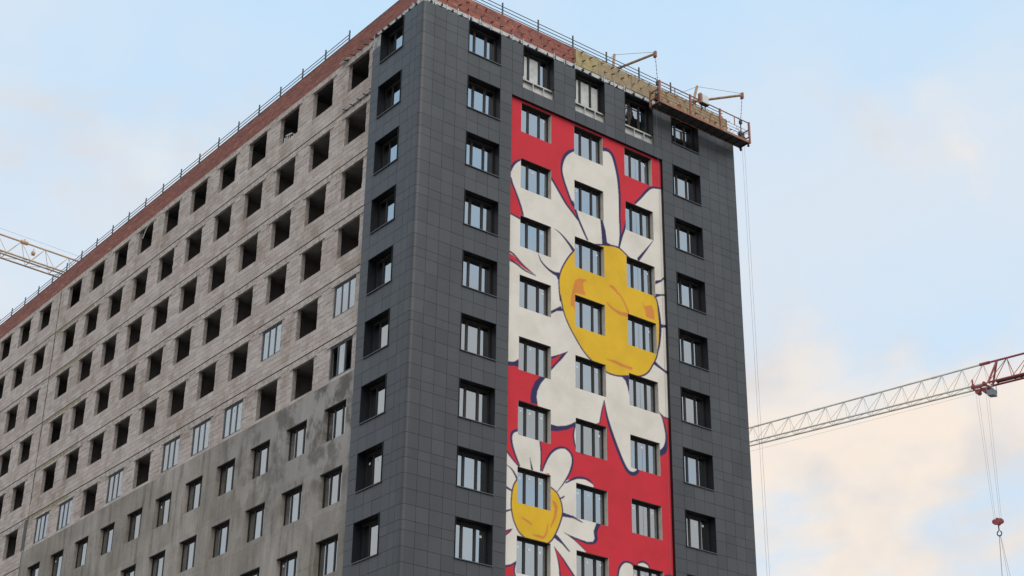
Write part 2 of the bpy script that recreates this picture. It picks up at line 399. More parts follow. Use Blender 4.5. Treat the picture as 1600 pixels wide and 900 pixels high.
# long facade: mortar-bedded blockwork core with the raw openings
ops = {(k, r) for k in range(1, KMAX+1) for r in range(1, 10)}
holes = [(YK(k), YK(k)+OW, ZT2(r)-OH, ZT2(r)) for k in range(1, KMAX+1) for r in range(1, 7)]
holes += [(YK(k), YK(k)+OW, ZT2(r)-OH, ZT2(r)) for k in range(12, KMAX+1) for r in range(7, 11)]
PT = -12.22+Z0                  # upper edge of the rendered part
mb = MB()
gr = [(ZT2(r)+0.353, ZT2(r)+0.40) for r in range(2, 10)]
wall_grid(mb, 'y', 4.112, 39.93, PT, 4.95+Z0, [(4.2, 39.9, *g_) for g_ in gr[:5]]+[(h[0], h[1], h[2], h[3]+0.11) for h in holes if h[0] < 39.9], XL+0.012, 0.50)
wall_grid(mb, 'y', 39.99, LEN, LOW, 4.95+Z0, [(40.0, LEN-0.01, *g_) for g_ in gr]+[(h[0], h[1], h[2], h[3]+0.11) for h in holes if h[0] > 39.9], XL+0.012, 0.50)
mb.build('wall', 'mortar', B)
# rendered lower storeys, standing proud of the blockwork
holesP = [(YK(k), YK(k)+OW, ZT2(r)-OH, ZT2(r)) for k in range(1, 12) for r in range(7, 11)]
pw = wall_grid(MB(), 'y', 4.112, 39.86, LOW, PT-0.004, holesP, 0.18, 0.50).build('rendered_wall', 'plaster', B)
pw['label'] = 'stained grey levelling render on the lower storeys'
# plain walls down to the ground, outside the picture
lw = MB(); lw.box(0.01, W_-0.02, 0.01, LEN, 0, LOW-0.004); lw.build('lower_storeys', 'concrete', B)
# far sides and the roof
MB().box(W_-0.30, W_-0.002, 0.53, LEN, LOW, 6.1+Z0).build('side_wall', 'concrete', B)
MB().box(0.71, W_-0.31, LEN-0.3, LEN-0.002, LOW, 6.1+Z0).build('side_wall', 'concrete', B)
MB().box(0.72, W_-0.31, 0.54, LEN-0.31, 4.72+Z0, 5.02+Z0).build('roof_deck', 'roof', B)
# floor slabs and inner walls seen through the raw openings
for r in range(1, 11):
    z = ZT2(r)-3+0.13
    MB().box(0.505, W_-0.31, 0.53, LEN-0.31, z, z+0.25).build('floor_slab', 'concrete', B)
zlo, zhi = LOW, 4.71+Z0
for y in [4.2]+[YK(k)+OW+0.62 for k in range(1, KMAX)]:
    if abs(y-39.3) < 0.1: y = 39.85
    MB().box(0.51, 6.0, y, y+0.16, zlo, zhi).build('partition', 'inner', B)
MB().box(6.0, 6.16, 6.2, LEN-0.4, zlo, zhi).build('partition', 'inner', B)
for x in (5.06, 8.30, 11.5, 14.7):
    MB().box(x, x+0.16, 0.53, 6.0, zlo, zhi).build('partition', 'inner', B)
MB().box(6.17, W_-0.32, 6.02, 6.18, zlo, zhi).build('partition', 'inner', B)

# ---- parapet
mb = MB(); mb.box(XL, 0.55, 0.31, LEN, 4.95+Z0+0.004, 6.12+Z0); mb.box(XL+0.001, W_-0.06, 0.30, 0.55, 5.034+Z0, 6.085+Z0)
pp = mb.build('brick_parapet', 'brick', B); pp['label'] = 'red brick parapet along the roof edge'
mb = MB(); mb.box(XL-0.012, 0.56, 0.62, LEN, 6.124+Z0, 6.14+Z0)
mb.build('parapet_capping', 'darksteel', B)
# concrete slab edge under the bricks on the long side
MB().box(XL-0.006, 0.31, 4.115, LEN, 4.72+Z0, 4.948+Z0).build('slab_edge', 'slab', B)

# ---- dark cladding panels
panels = []      # (face, u0, u1, z0, z1)
OFF = (0, 0.65, 1.06, 1.715, 2.36, 3.0)
AX = [0.66, 1.30, 1.94, 2.586]; AW = [2.586, 3.215, 3.845, 4.474]
BX = [17.276, 17.91, 18.545, 19.18, W_]; BW = [15.357, 15.997, 16.636, 17.276]
def panel_rows(r): return [(ZT(r)-OFF[i+1], ZT(r)-OFF[i], i) for i in range(5)]
for r in ROWS:
    for z0, z1, i in panel_rows(r):
        cols = list(zip(AX[:-1], AX[1:]))+[(4.474, 5.16), (14.66, 15.357)]+list(zip(BX[:-1], BX[1:]))
        if i >= 3: cols += list(zip(AW[:-1], AW[1:]))+list(zip(BW[:-1], BW[1:]))
        if r == 1:
            e = [5.16, MC[0]-0.945]
            cols += [(5.16, 5.805)]
            for a, b_ in ((MC[0], MC[1]), (MC[1], MC[2])):
                m0 = a+0.945; m1 = b_-0.945; cols += [(m0, (m0+m1)/2), ((m0+m1)/2, m1)]
            cols += [(MC[2]+0.945, 14.66)]
            if i == 4:
                for c in MC: cols += [(c-0.945+0.63*j, c-0.945+0.63*(j+1)) for j in range(3)]
        panels += [('f', a, b_, z0, z1) for a, b_ in cols]
        colsL = [(0.50, 0.92), (0.92, 1.549), (3.464, 4.111)]
        if i >= 3: colsL += [(1.549, 2.187), (2.187, 2.826), (2.826, 3.464)]
        if r == 1 and i == 0: colsL = colsL[:2]
        panels += [('l', a, b_, z0, z1) for a, b_ in colsL]
        panels.append(('c', 0.0, 0.66, z0, z1))
GAP = 0.0065
# bent corner panel outline (plan view, unit height)
def corner_outline():
    rad = 0.16; o = [(0.0, 0.50-GAP)]; i_ = [(0.03, 0.50-GAP)]
    for j in range(9):
        th = math.pi+j*math.pi/16
        o.append((rad+rad*math.cos(th), rad+rad*math.sin(th))); i_.append((rad+(rad-0.03)*math.cos(th), rad+(rad-0.03)*math.sin(th)))
    o.append((0.66-GAP, 0.0)); i_.append((0.66-GAP, 0.03))
    return o+i_[::-1]
CO = corner_outline()
unit_panel = MB().box(0, 1, 0, 1, 0, 1).mesh('cladding_panel', 'clad')
unit_corner = MB().prism(CO, 'z', 0, 1).mesh('corner_panel', 'clad')
def panel_key(p):
    x, y = {'f': ((p[1]+p[2])/2, 0), 'l': (0, (p[1]+p[2])/2), 'c': (0, 0)}[p[0]]
    z = (p[3]+p[4])/2
    return (not seen(x, y, z, -6), dist(x, y, z)/math.sqrt((p[2]-p[1])*(p[4]-p[3])))
panels.sort(key=panel_key)
def smooth_corners(me):
    # shade the bend smoothly, keep the flat faces and edges crisp
    for p in me.polygons: p.use_smooth = abs(p.normal.z) < 0.5 and len(p.vertices) == 4
    me.set_sharp_from_angle(angle=R(30))
smooth_corners(unit_corner)
rest = MB()
for i, (f, a, b_, z0, z1) in enumerate(panels):
    jy = random.uniform(-0.002, 0.002)
    if f == 'f': bx = (a+GAP, b_-GAP, 0.0+jy, 0.03, z0+GAP, z1-GAP)
    elif f == 'l': bx = (0.0+jy, 0.03, a+GAP, b_-GAP, z0+GAP, z1-GAP)
    if f == 'c':
        if i < 300: link('corner_panel', unit_corner, B, (0, 0, z0+GAP), 0, (1, 1, z1-z0-2*GAP))
        else: rest.prism(CO, 'z', z0+GAP, z1-GAP)
    elif i < 300:
        o = link('cladding_panel', unit_panel, B, (bx[0], bx[2], bx[4]), 0, (bx[1]-bx[0], bx[3]-bx[2], bx[5]-bx[4]))
        o.rotation_euler = (random.uniform(-0.004, 0.004), 0, random.uniform(-0.004, 0.004)) if f == 'f' else (0, random.uniform(-0.004, 0.004), random.uniform(-0.004, 0.004))
    else: rest.box(*bx)
ro = rest.build('cladding_panels_beyond', 'clad', B); ro['kind'] = 'stuff'; smooth_corners(ro.data)
# closing strips where the cladding meets the mural and the raw wall
MB().box(5.10, 5.158, 0.032, YM, LOW, 1.62+Z0).build('edge_trim', 'reveal', B)
MB().box(14.664, 14.70, 0.004, YM, LOW, 1.62+Z0).build('edge_trim', 'reveal', B)
MB().box(5.16, 14.66, 0.032, YM, 1.622+Z0, 1.66+Z0).build('edge_trim', 'reveal', B)
MB().box(0.032, 0.30, 4.075, 4.109, LOW, 4.5+Z0).build('edge_trim', 'alu', B)
MB().box(W_-0.028, W_-0.001, 0.031, 0.53, LOW, 4.6+Z0).build('edge_trim', 'reveal', B)

# ---- windows
def window_proto(w, h, fr_mat, fo=0.065, mull=0.105, vent=False):
    """frame of a three-light window, local: x across, z up, y into the room"""
    mb = MB(); d = 0.075
    mb.box(-w/2, -w/2+fo, 0, d, 0, h); mb.box(w/2-fo, w/2, 0, d, 0, h)
    mb.box(-w/2+fo, w/2-fo, 0, d, h-fo, h); mb.box(-w/2+fo, w/2-fo, 0, d, 0, fo)
    inner = w-2*fo; mc = 0.333 if w > 1.795 else (inner-2*mull)/6+mull/2
    lights = [(-w/2+fo, -mc-mull/2), (-mc+mull/2, mc-mull/2), (mc+mull/2, w/2-fo)]
    for s_ in (-1, 1): mb.box(s_*mc-mull/2, s_*mc+mull/2, 0.004, d-0.004, fo, h-fo)
    # slim sash bead in each light
    for a, b_ in lights:
        s_ = 0.022
        mb.box(a, a+s_, 0.016, d-0.016, fo, h-fo); mb.box(b_-s_, b_, 0.016, d-0.016, fo, h-fo)
        mb.box(a+s_, b_-s_, 0.016, d-0.016, h-fo-s_, h-fo); mb.box(a+s_, b_-s_, 0.016, d-0.016, fo, fo+s_)
    fm = mb.mesh('window', fr_mat)
    s_ = 0.022
    pm = [MB().box(a+s_, b_-s_, 0.032, 0.038, fo+s_, h-fo-s_).mesh('pane', 'glass') for a, b_ in lights]
    return dict(frame=fm, panes=pm, lights=lights, w=w, h=h)
def place_window(P, loc, rz, parent=B, skip=(), stick=(), reveal=None, sill=None, film=(), soffit=None):
    wobj = link('window', P['frame'], parent, loc, rz)
    for i, pm in enumerate(P['panes']):
        if i in skip: continue
        p = link('pane', pm, wobj)
        p.rotation_euler = (random.uniform(-0.006, 0.006), 0, random.uniform(-0.008, 0.008))
    for i in stick:
        if i in skip: continue
        a, b_ = P['lights'][i]; c = a+(b_-a)*random.uniform(0.3, 0.6); z = P['h']-0.30-random.uniform(0, 0.12)
        link('sticker', STK, wobj, (c, 0.026, z))
    for i in film:
        a, b_ = P['lights'][i]
        link('protective_film', MB().box(a+0.03, b_-0.03, 0.022, 0.026, 0.12, P['h']-0.15-0.1*random.random()).mesh('protective_film', 'film'), wobj)
    for rv in (reveal if isinstance(reveal, list) else [reveal] if reveal else []): link('reveal', rv, wobj)
    if sill: link('sill', sill, wobj)
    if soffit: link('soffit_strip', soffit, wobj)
    return wobj
STK = MB().box(-0.055, 0.055, 0, 0.004, -0.05, 0.05).mesh('sticker', 'sticker')
def reveal_mesh(w, h, depth, lip, mat, th=0.02, bottom=True):
    """lining of the opening in front of the frame (local y from -depth-lip to 0)"""
    mb = MB(); y0 = -depth-lip; e = -0.002
    mb.box(-w/2, -w/2+th, y0, e, 0, h); mb.box(w/2-th, w/2, y0, e, 0, h)
    mb.box(-w/2+th, w/2-th, y0, e, h-th, h)
    if bottom: mb.box(-w/2+th, w/2-th, y0+lip+0.01, e, 0, th)
    return mb.mesh('reveal', mat)
HC = 1.715
PC = window_proto(1.83, HC-0.05, 'frame')
RC = reveal_mesh(1.87, HC, YW, 0.028, 'reveal', 0.02)
def sill_mesh(w, depth, lip, mat='sill'):
    return MB().prism([(-depth-lip, 0.004), (-depth-lip, -0.030), (-depth-lip+0.012, -0.030), (-depth-lip+0.012, -0.006), (-0.002, 0.022), (-0.002, 0.034)], 'x', -w/2, w/2).mesh('sill', mat)
SC = sill_mesh(1.93, YW, 0.06)
for r in ROWS:
    st = (0, 1, 2) if r >= 8 else ()
    place_window(PC, ((CA[0]+CA[1])/2, YW, ZB(r)+0.0), 0, stick=[i for i in st if random.random() < .5], reveal=RC, sill=SC)
    place_window(PC, ((CB[0]+CB[1])/2, YW, ZB(r)+0.0), 0, stick=[i for i in st if random.random() < .5], reveal=RC, sill=SC)
    place_window(PC, (YW, (CC[0]+CC[1])/2, ZB(r)+0.0), -math.pi/2, stick=[i for i in st if random.random() < .4], reveal=RC, sill=SC)
RC1 = reveal_mesh(1.87, HC, YW, 0.01, 'reveal', 0.02, False)
for j, c in enumerate(MC):
    place_window(PC, (c, YW, ZB(1)), 0, reveal=RC1, film=[(0, 1), (0, 1, 2), ()][j])
HM = 1.58
PM = window_proto(1.81, HM, 'frame', 0.07, 0.11)
MB_ = reveal_mesh(1.81, HM, YW-YM, 0.0, 'substrate', 0.004, False)
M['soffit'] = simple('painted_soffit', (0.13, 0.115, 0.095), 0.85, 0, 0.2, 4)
def reveal_mural():
    mb = MB(); w = 1.81; d = YW-YM
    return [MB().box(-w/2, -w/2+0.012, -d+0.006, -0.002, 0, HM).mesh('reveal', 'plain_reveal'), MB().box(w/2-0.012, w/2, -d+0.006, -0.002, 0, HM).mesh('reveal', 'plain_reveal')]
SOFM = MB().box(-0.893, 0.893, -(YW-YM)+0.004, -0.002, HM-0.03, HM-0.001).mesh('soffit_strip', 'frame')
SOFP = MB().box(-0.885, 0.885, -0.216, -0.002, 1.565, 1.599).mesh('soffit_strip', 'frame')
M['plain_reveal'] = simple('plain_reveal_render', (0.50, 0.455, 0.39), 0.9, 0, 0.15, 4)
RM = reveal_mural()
for r in range(2, 11):
    for c in MC:
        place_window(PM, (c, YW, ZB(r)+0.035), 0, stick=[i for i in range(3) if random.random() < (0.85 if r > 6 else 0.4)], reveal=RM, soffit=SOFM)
# windows in the long facade
PL = window_proto(1.78, 1.57, 'frame_grey', 0.06, 0.07)
PR = window_proto(1.80, 1.60, 'frame', 0.065, 0.10)
RP = [MB().box(s_*0.893-0.007, s_*0.893+0.007, -0.214, -0.002, 0, 1.6).mesh('reveal', 'plaster') for s_ in (-1, 1)]
GLAZED = {(1, 5), (3, 5), (1, 6), (4, 6), (5, 6), (6, 6), (8, 6), (10, 6), (11, 6)}
for (k, r) in sorted(GLAZED):
    place_window(PL, (XL+0.03, YK(k)+OW/2, ZT2(r)-OH+0.015), -math.pi/2, skip=(0, 2) if (k, r) == (1, 6) else (), stick=(0, 1, 2))
for r in range(7, 10):
    for k in range(1, 12):
        if seen(0.2, YK(k)+0.9, ZT2(r)-0.8, 40):
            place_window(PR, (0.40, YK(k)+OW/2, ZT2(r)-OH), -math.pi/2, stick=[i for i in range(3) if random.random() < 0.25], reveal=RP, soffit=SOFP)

# ---- block courses of the long facade
blocks = []
def course(y0, y1, z0, z1, off, x, jit):
    y = y0-off
    while y < y1-0.01:
        a, b_ = max(y, y0), min(y+0.60, y1)
        if jit > 0.005:      # hand-cut ends at the openings
            if a == y0: a += random.choice((0, 0, 0.012, 0.03))
            if b_ == y1: b_ -= random.choice((0, 0, 0.012, 0.03))
        if b_-a > 0.05: blocks.append((a+0.009, b_-0.009, z0+0.007, z1-0.007, x+random.uniform(-jit, jit)))
        y += 0.60
def rowlist(k): return range(1, 7) if k <= 11 else range(1, 10)
for sec in (0, 1):
    ks = range(1, 12) if sec == 0 else range(12, KMAX+1)
    ylo, yhi = (4.112, 39.93) if sec == 0 else (39.99, YK(KMAX))
    for r in (range(1, 7) if sec == 0 else range(1, 10)):
        t_ = ZT2(r)
        edges = [ylo]+[e for k in ks for e in (YK(k), YK(k)+OW)]+[yhi]
        for i in range(0, len(edges)-1, 2):
            if edges[i+1]-edges[i] < 0.05: continue
            h = (OH+0.12)/7
            for j in range(7):
                course(edges[i], edges[i+1], t_-OH+j*h, t_-OH+(j+1)*h, 0.3 if j % 2 else random.uniform(0, 0.12), XL-0.003, 0.010)
        if r > 1 or True:
            zb = t_-OH-1.0      # spandrel below the sill of this storey, standing 2 cm proud
            if sec == 0 and r == 6: zb = PT+0.002; n = 1; hh = (t_-OH-zb)
            else: n = 4; hh = 0.25
            for j in range(n):
                course(ylo, yhi, zb+j*hh, zb+(j+1)*hh, 0.3 if j % 2 else 0.08, XL-0.018, 0.003)
unit_block = MB()
unit_block.v = [(0,0,0),(1,0,0),(1,1,0),(0,1,0),(0,0,1),(1,0,1),(1,1,1),(0,1,1)]
unit_block.f = [(0,3,2,1),(4,5,6,7),(0,1,5,4),(2,3,7,6),(3,0,4,7)]
ub = unit_block.mesh('block', 'block')
def block_key(q):
    y, z = (q[0]+q[1])/2, (q[2]+q[3])/2
    return (not seen(q[4], y, z, -6), dist(q[4], y, z)/math.sqrt((q[1]-q[0])*(q[3]-q[2])))
blocks.sort(key=block_key)
rest = MB()
for i, (y0, y1, z0, z1, x) in enumerate(blocks):
    if i < 300: link('block', ub, B, (x, y0, z0), 0, (XL+0.011-x, y1-y0, z1-z0))
    else:
        o = len(rest.v); xb = XL+0.011
        rest.v += [(x,y0,z0),(xb,y0,z0),(xb,y1,z0),(x,y1,z0),(x,y0,z1),(xb,y0,z1),(xb,y1,z1),(x,y1,z1)]
        rest.f += [tuple(o+i_ for i_ in q) for q in unit_block.f]
ro = rest.build('blocks_beyond', 'block', B); ro['kind'] = 'stuff'
# lintels, slab-edge strips
lint = MB().box(0, 1, 0, 1, 0, 1).mesh('lintel', 'slab')
for k in range(1, KMAX+1):
    for r in rowlist(k):
        if seen(XL, YK(k)+0.9, ZT2(r), 50):
            link('lintel', lint, B, (XL-0.045, YK(k)-0.24-random.uniform(0, 0.12), ZT2(r)+0.002), 0, (0.12, OW+0.48+random.uniform(0, 0.16), 0.115))
for r in range(2, 10):
    t_ = ZT2(r)
    if r <= 6: MB().box(XL-0.004, XL+0.01, 4.113, 39.92, t_+0.135, t_+0.352).build('slab_edge', 'slab', B)
    MB().box(XL-0.004, XL+0.01, 40.0, LEN-0.4, t_+0.135, t_+0.352).build('slab_edge', 'slab', B)
    if 2 <= r <= 6: MB().box(XL-0.012, XL+0.012, 34.4-0.25*(r % 2), 39.9, t_+0.19, t_+0.350).build('insulation_strip', 'foam', B)
# movement joint
jm = MB(); y = 39.96; z = PT
while z < 4.9+Z0:
    dz = random.uniform(0.3, 0.9); w0 = random.uniform(0.022, 0.045)
    jm.box(XL-0.020-random.uniform(0, 0.012), 0.5, y-w0, y+w0, z, min(z+dz, 4.9+Z0)-0.002); z += dz
jm.build('movement_joint', 'jointfill', B)
MB().box(XL-0.03, 0.4, 40.02, 40.40, -12.05+Z0, -10.15+Z0).build('dark_gap_strip', 'darksteel', B)  # proud plate whose dark colour stands in for the shade of an open hole
MB().box(0.17, 0.5, 39.87, 39.91, LOW, -12.2+Z0).build('dark_gap_strip', 'darksteel', B)

# ---- unfinished top edge of the cladding: uprights, rails, brackets, insulation boards
stud = MB().box(-0.022, 0.022, -0.005, 0.045, 0, 1).mesh('upright', 'alu')
ux = [0.30]+AX+AW[1:]+[5.16, 5.805]+[7.695, 8.36, 9.02, 10.91, 11.57, 12.225, 14.115, 14.66]+BW+BX[1:-1]
for x in ux:
    link('upright', stud, B, (x, 0.0, 4.628+Z0), 0, (1, 1, random.uniform(0.26, 0.36)))
for y in (0.5, 0.92, 1.56, 3.45, 4.05):
    link('upright', stud, B, (0.0, y, (4.628 if y < 3 else 3.95)+Z0), -math.pi/2, (1, 1, random.uniform(0.24, 0.33) if y < 3 else 0.85))
for c in MC:
    for dx in (-0.32, 0.33):
        link('upright', stud, B, (c+dx, 0.03, 2.25+Z0), 0, (1, 1, 0.52))
    MB().box(c-0.94, c+0.94, 0.06, 0.15, 2.70+Z0, 2.74+Z0).build('sill_board', 'darksteel', B)
# torn edge of the wind membrane along the top
mem = MB(); n = 260
for i in range(n+1):
    x = 0.3+(W_-0.4)*i/n; zz = 4.90+Z0+random.uniform(-0.13, 0.10)+0.05*math.sin(x*2.3)
    yv = 0.09+random.uniform(-0.04, 0.03)
    mem.v += [(x, yv, 4.70+Z0+random.uniform(-0.02, 0.02)), (x, yv+0.02, zz)]
    if i: o = 2*i; mem.f.append((o-2, o, o+1, o-1))

# clamps and ties left sticking out between the uprights
clamp = MB(); clamp.box(-0.05, 0.05, 0.03, 0.13, -0.03, 0.03); clamp.box(-0.02, 0.02, 0.0, 0.05, -0.09, 0.09)
clamp = clamp.mesh('clamp', 'darksteel')
for i in range(34):
    x = 0.5+0.565*i+random.uniform(-0.08, 0.08)
    o = link('clamp', clamp, B, (x, 0.0, 4.77+Z0+random.uniform(-0.05, 0.06)), 0, (random.uniform(0.7, 1.5), 1, random.uniform(0.7, 1.3)))
    o.rotation_euler = (0, random.uniform(-0.5, 0.5), 0)
for i in range(7):
    o = link('clamp', clamp, B, (0.0, 0.7+0.55*i+random.uniform(-0.08, 0.08), 4.77+Z0+random.uniform(-0.05, 0.06)), -math.pi/2, (1.2, 1, 1))
M['membrane'] = simple('grey_white_membrane', (0.46, 0.46, 0.44), 0.7, 0, 0.35, 5)
mem.build('wind_membrane', 'membrane', B)
MB().box(0.62, W_-0.1, 0.045, 0.085, 4.70+Z0, 4.725+Z0).build('horizontal_rail', 'darksteel', B)
MB().box(0.045, 0.085, 0.62, 4.08, 4.70+Z0, 4.725+Z0).build('horizontal_rail', 'darksteel', B)
# angle brackets on the parapet
brk = MB(); brk.box(-0.03, 0.03, -0.20, 0, -0.004, 0.004); brk.box(-0.03, 0.03, -0.006, 0, 0.005, 0.09)
brk_r = brk.mesh('bracket', 'primer'); brk_d = brk.mesh('bracket', 'darksteel')
for i in range(31):
    x = 0.66+0.633*i
    yb = 0.148 if x > 9.2 else 0.298
    for me, z in ((brk_r, 5.80), (brk_d, 5.36)):
        o = link('bracket', me, B, (x+random.uniform(-0.1, 0.1)+(0.2 if z < 5.5 else 0), yb, z+Z0+random.uniform(-0.06, 0.06)))
        o.rotation_euler = (random.uniform(-0.1, 0.25), random.uniform(-0.5, 0.5), random.uniform(-0.4, 0.4))
for y in (4.5, 5.05, 5.6, 6.2, 6.8):
    o = link('bracket', brk_d, B, (XL-0.012, y, 4.93+Z0), -math.pi/2, (1.5, 1.4, 1)); o.rotation_euler.x = 0.2
    o = link('bracket', brk_d, B, (XL-0.022, y-0.2, 1.97+Z0), -math.pi/2, (1.2, 1.2, 1))
MB().box(XL-0.08, XL-0.05, 4.3, 6.9, 1.99+Z0, 2.02+Z0).build('horizontal_rail', 'darksteel', B)
MB().box(XL-0.16, XL-0.02, 6.6, 7.35, 4.955+Z0, 4.985+Z0).build('loose_board', 'boxwhite', B)
# insulation boards
wed = [9.20, 10.66, 12.05, 12.86, 14.06, 15.26, 16.46, 17.66, 18.86, 19.56]
for i, (a, b_) in enumerate(zip(wed[:-1], wed[1:])):
    n = 10; ptsb = [(a+0.006, 5.05+Z0), (b_-0.006, 5.05+Z0)]
    last = i == len(wed)-2
    top = []
    for j in range(n+1):
        x = b_-0.006-(b_-a-0.012)*j/n
        top.append((x, 5.965+Z0+random.uniform(-0.035, 0.03)+(random.uniform(-0.12, 0.05) if last else 0)))
    o = MB().prism(ptsb+top, 'y', 0.15+random.uniform(-0.012, 0.008), 0.294).build('insulation_board', 'wool_y' if i == 0 else 'wool', B)
    if i == 0: o['label'] = 'yellower insulation board at the end of the row'

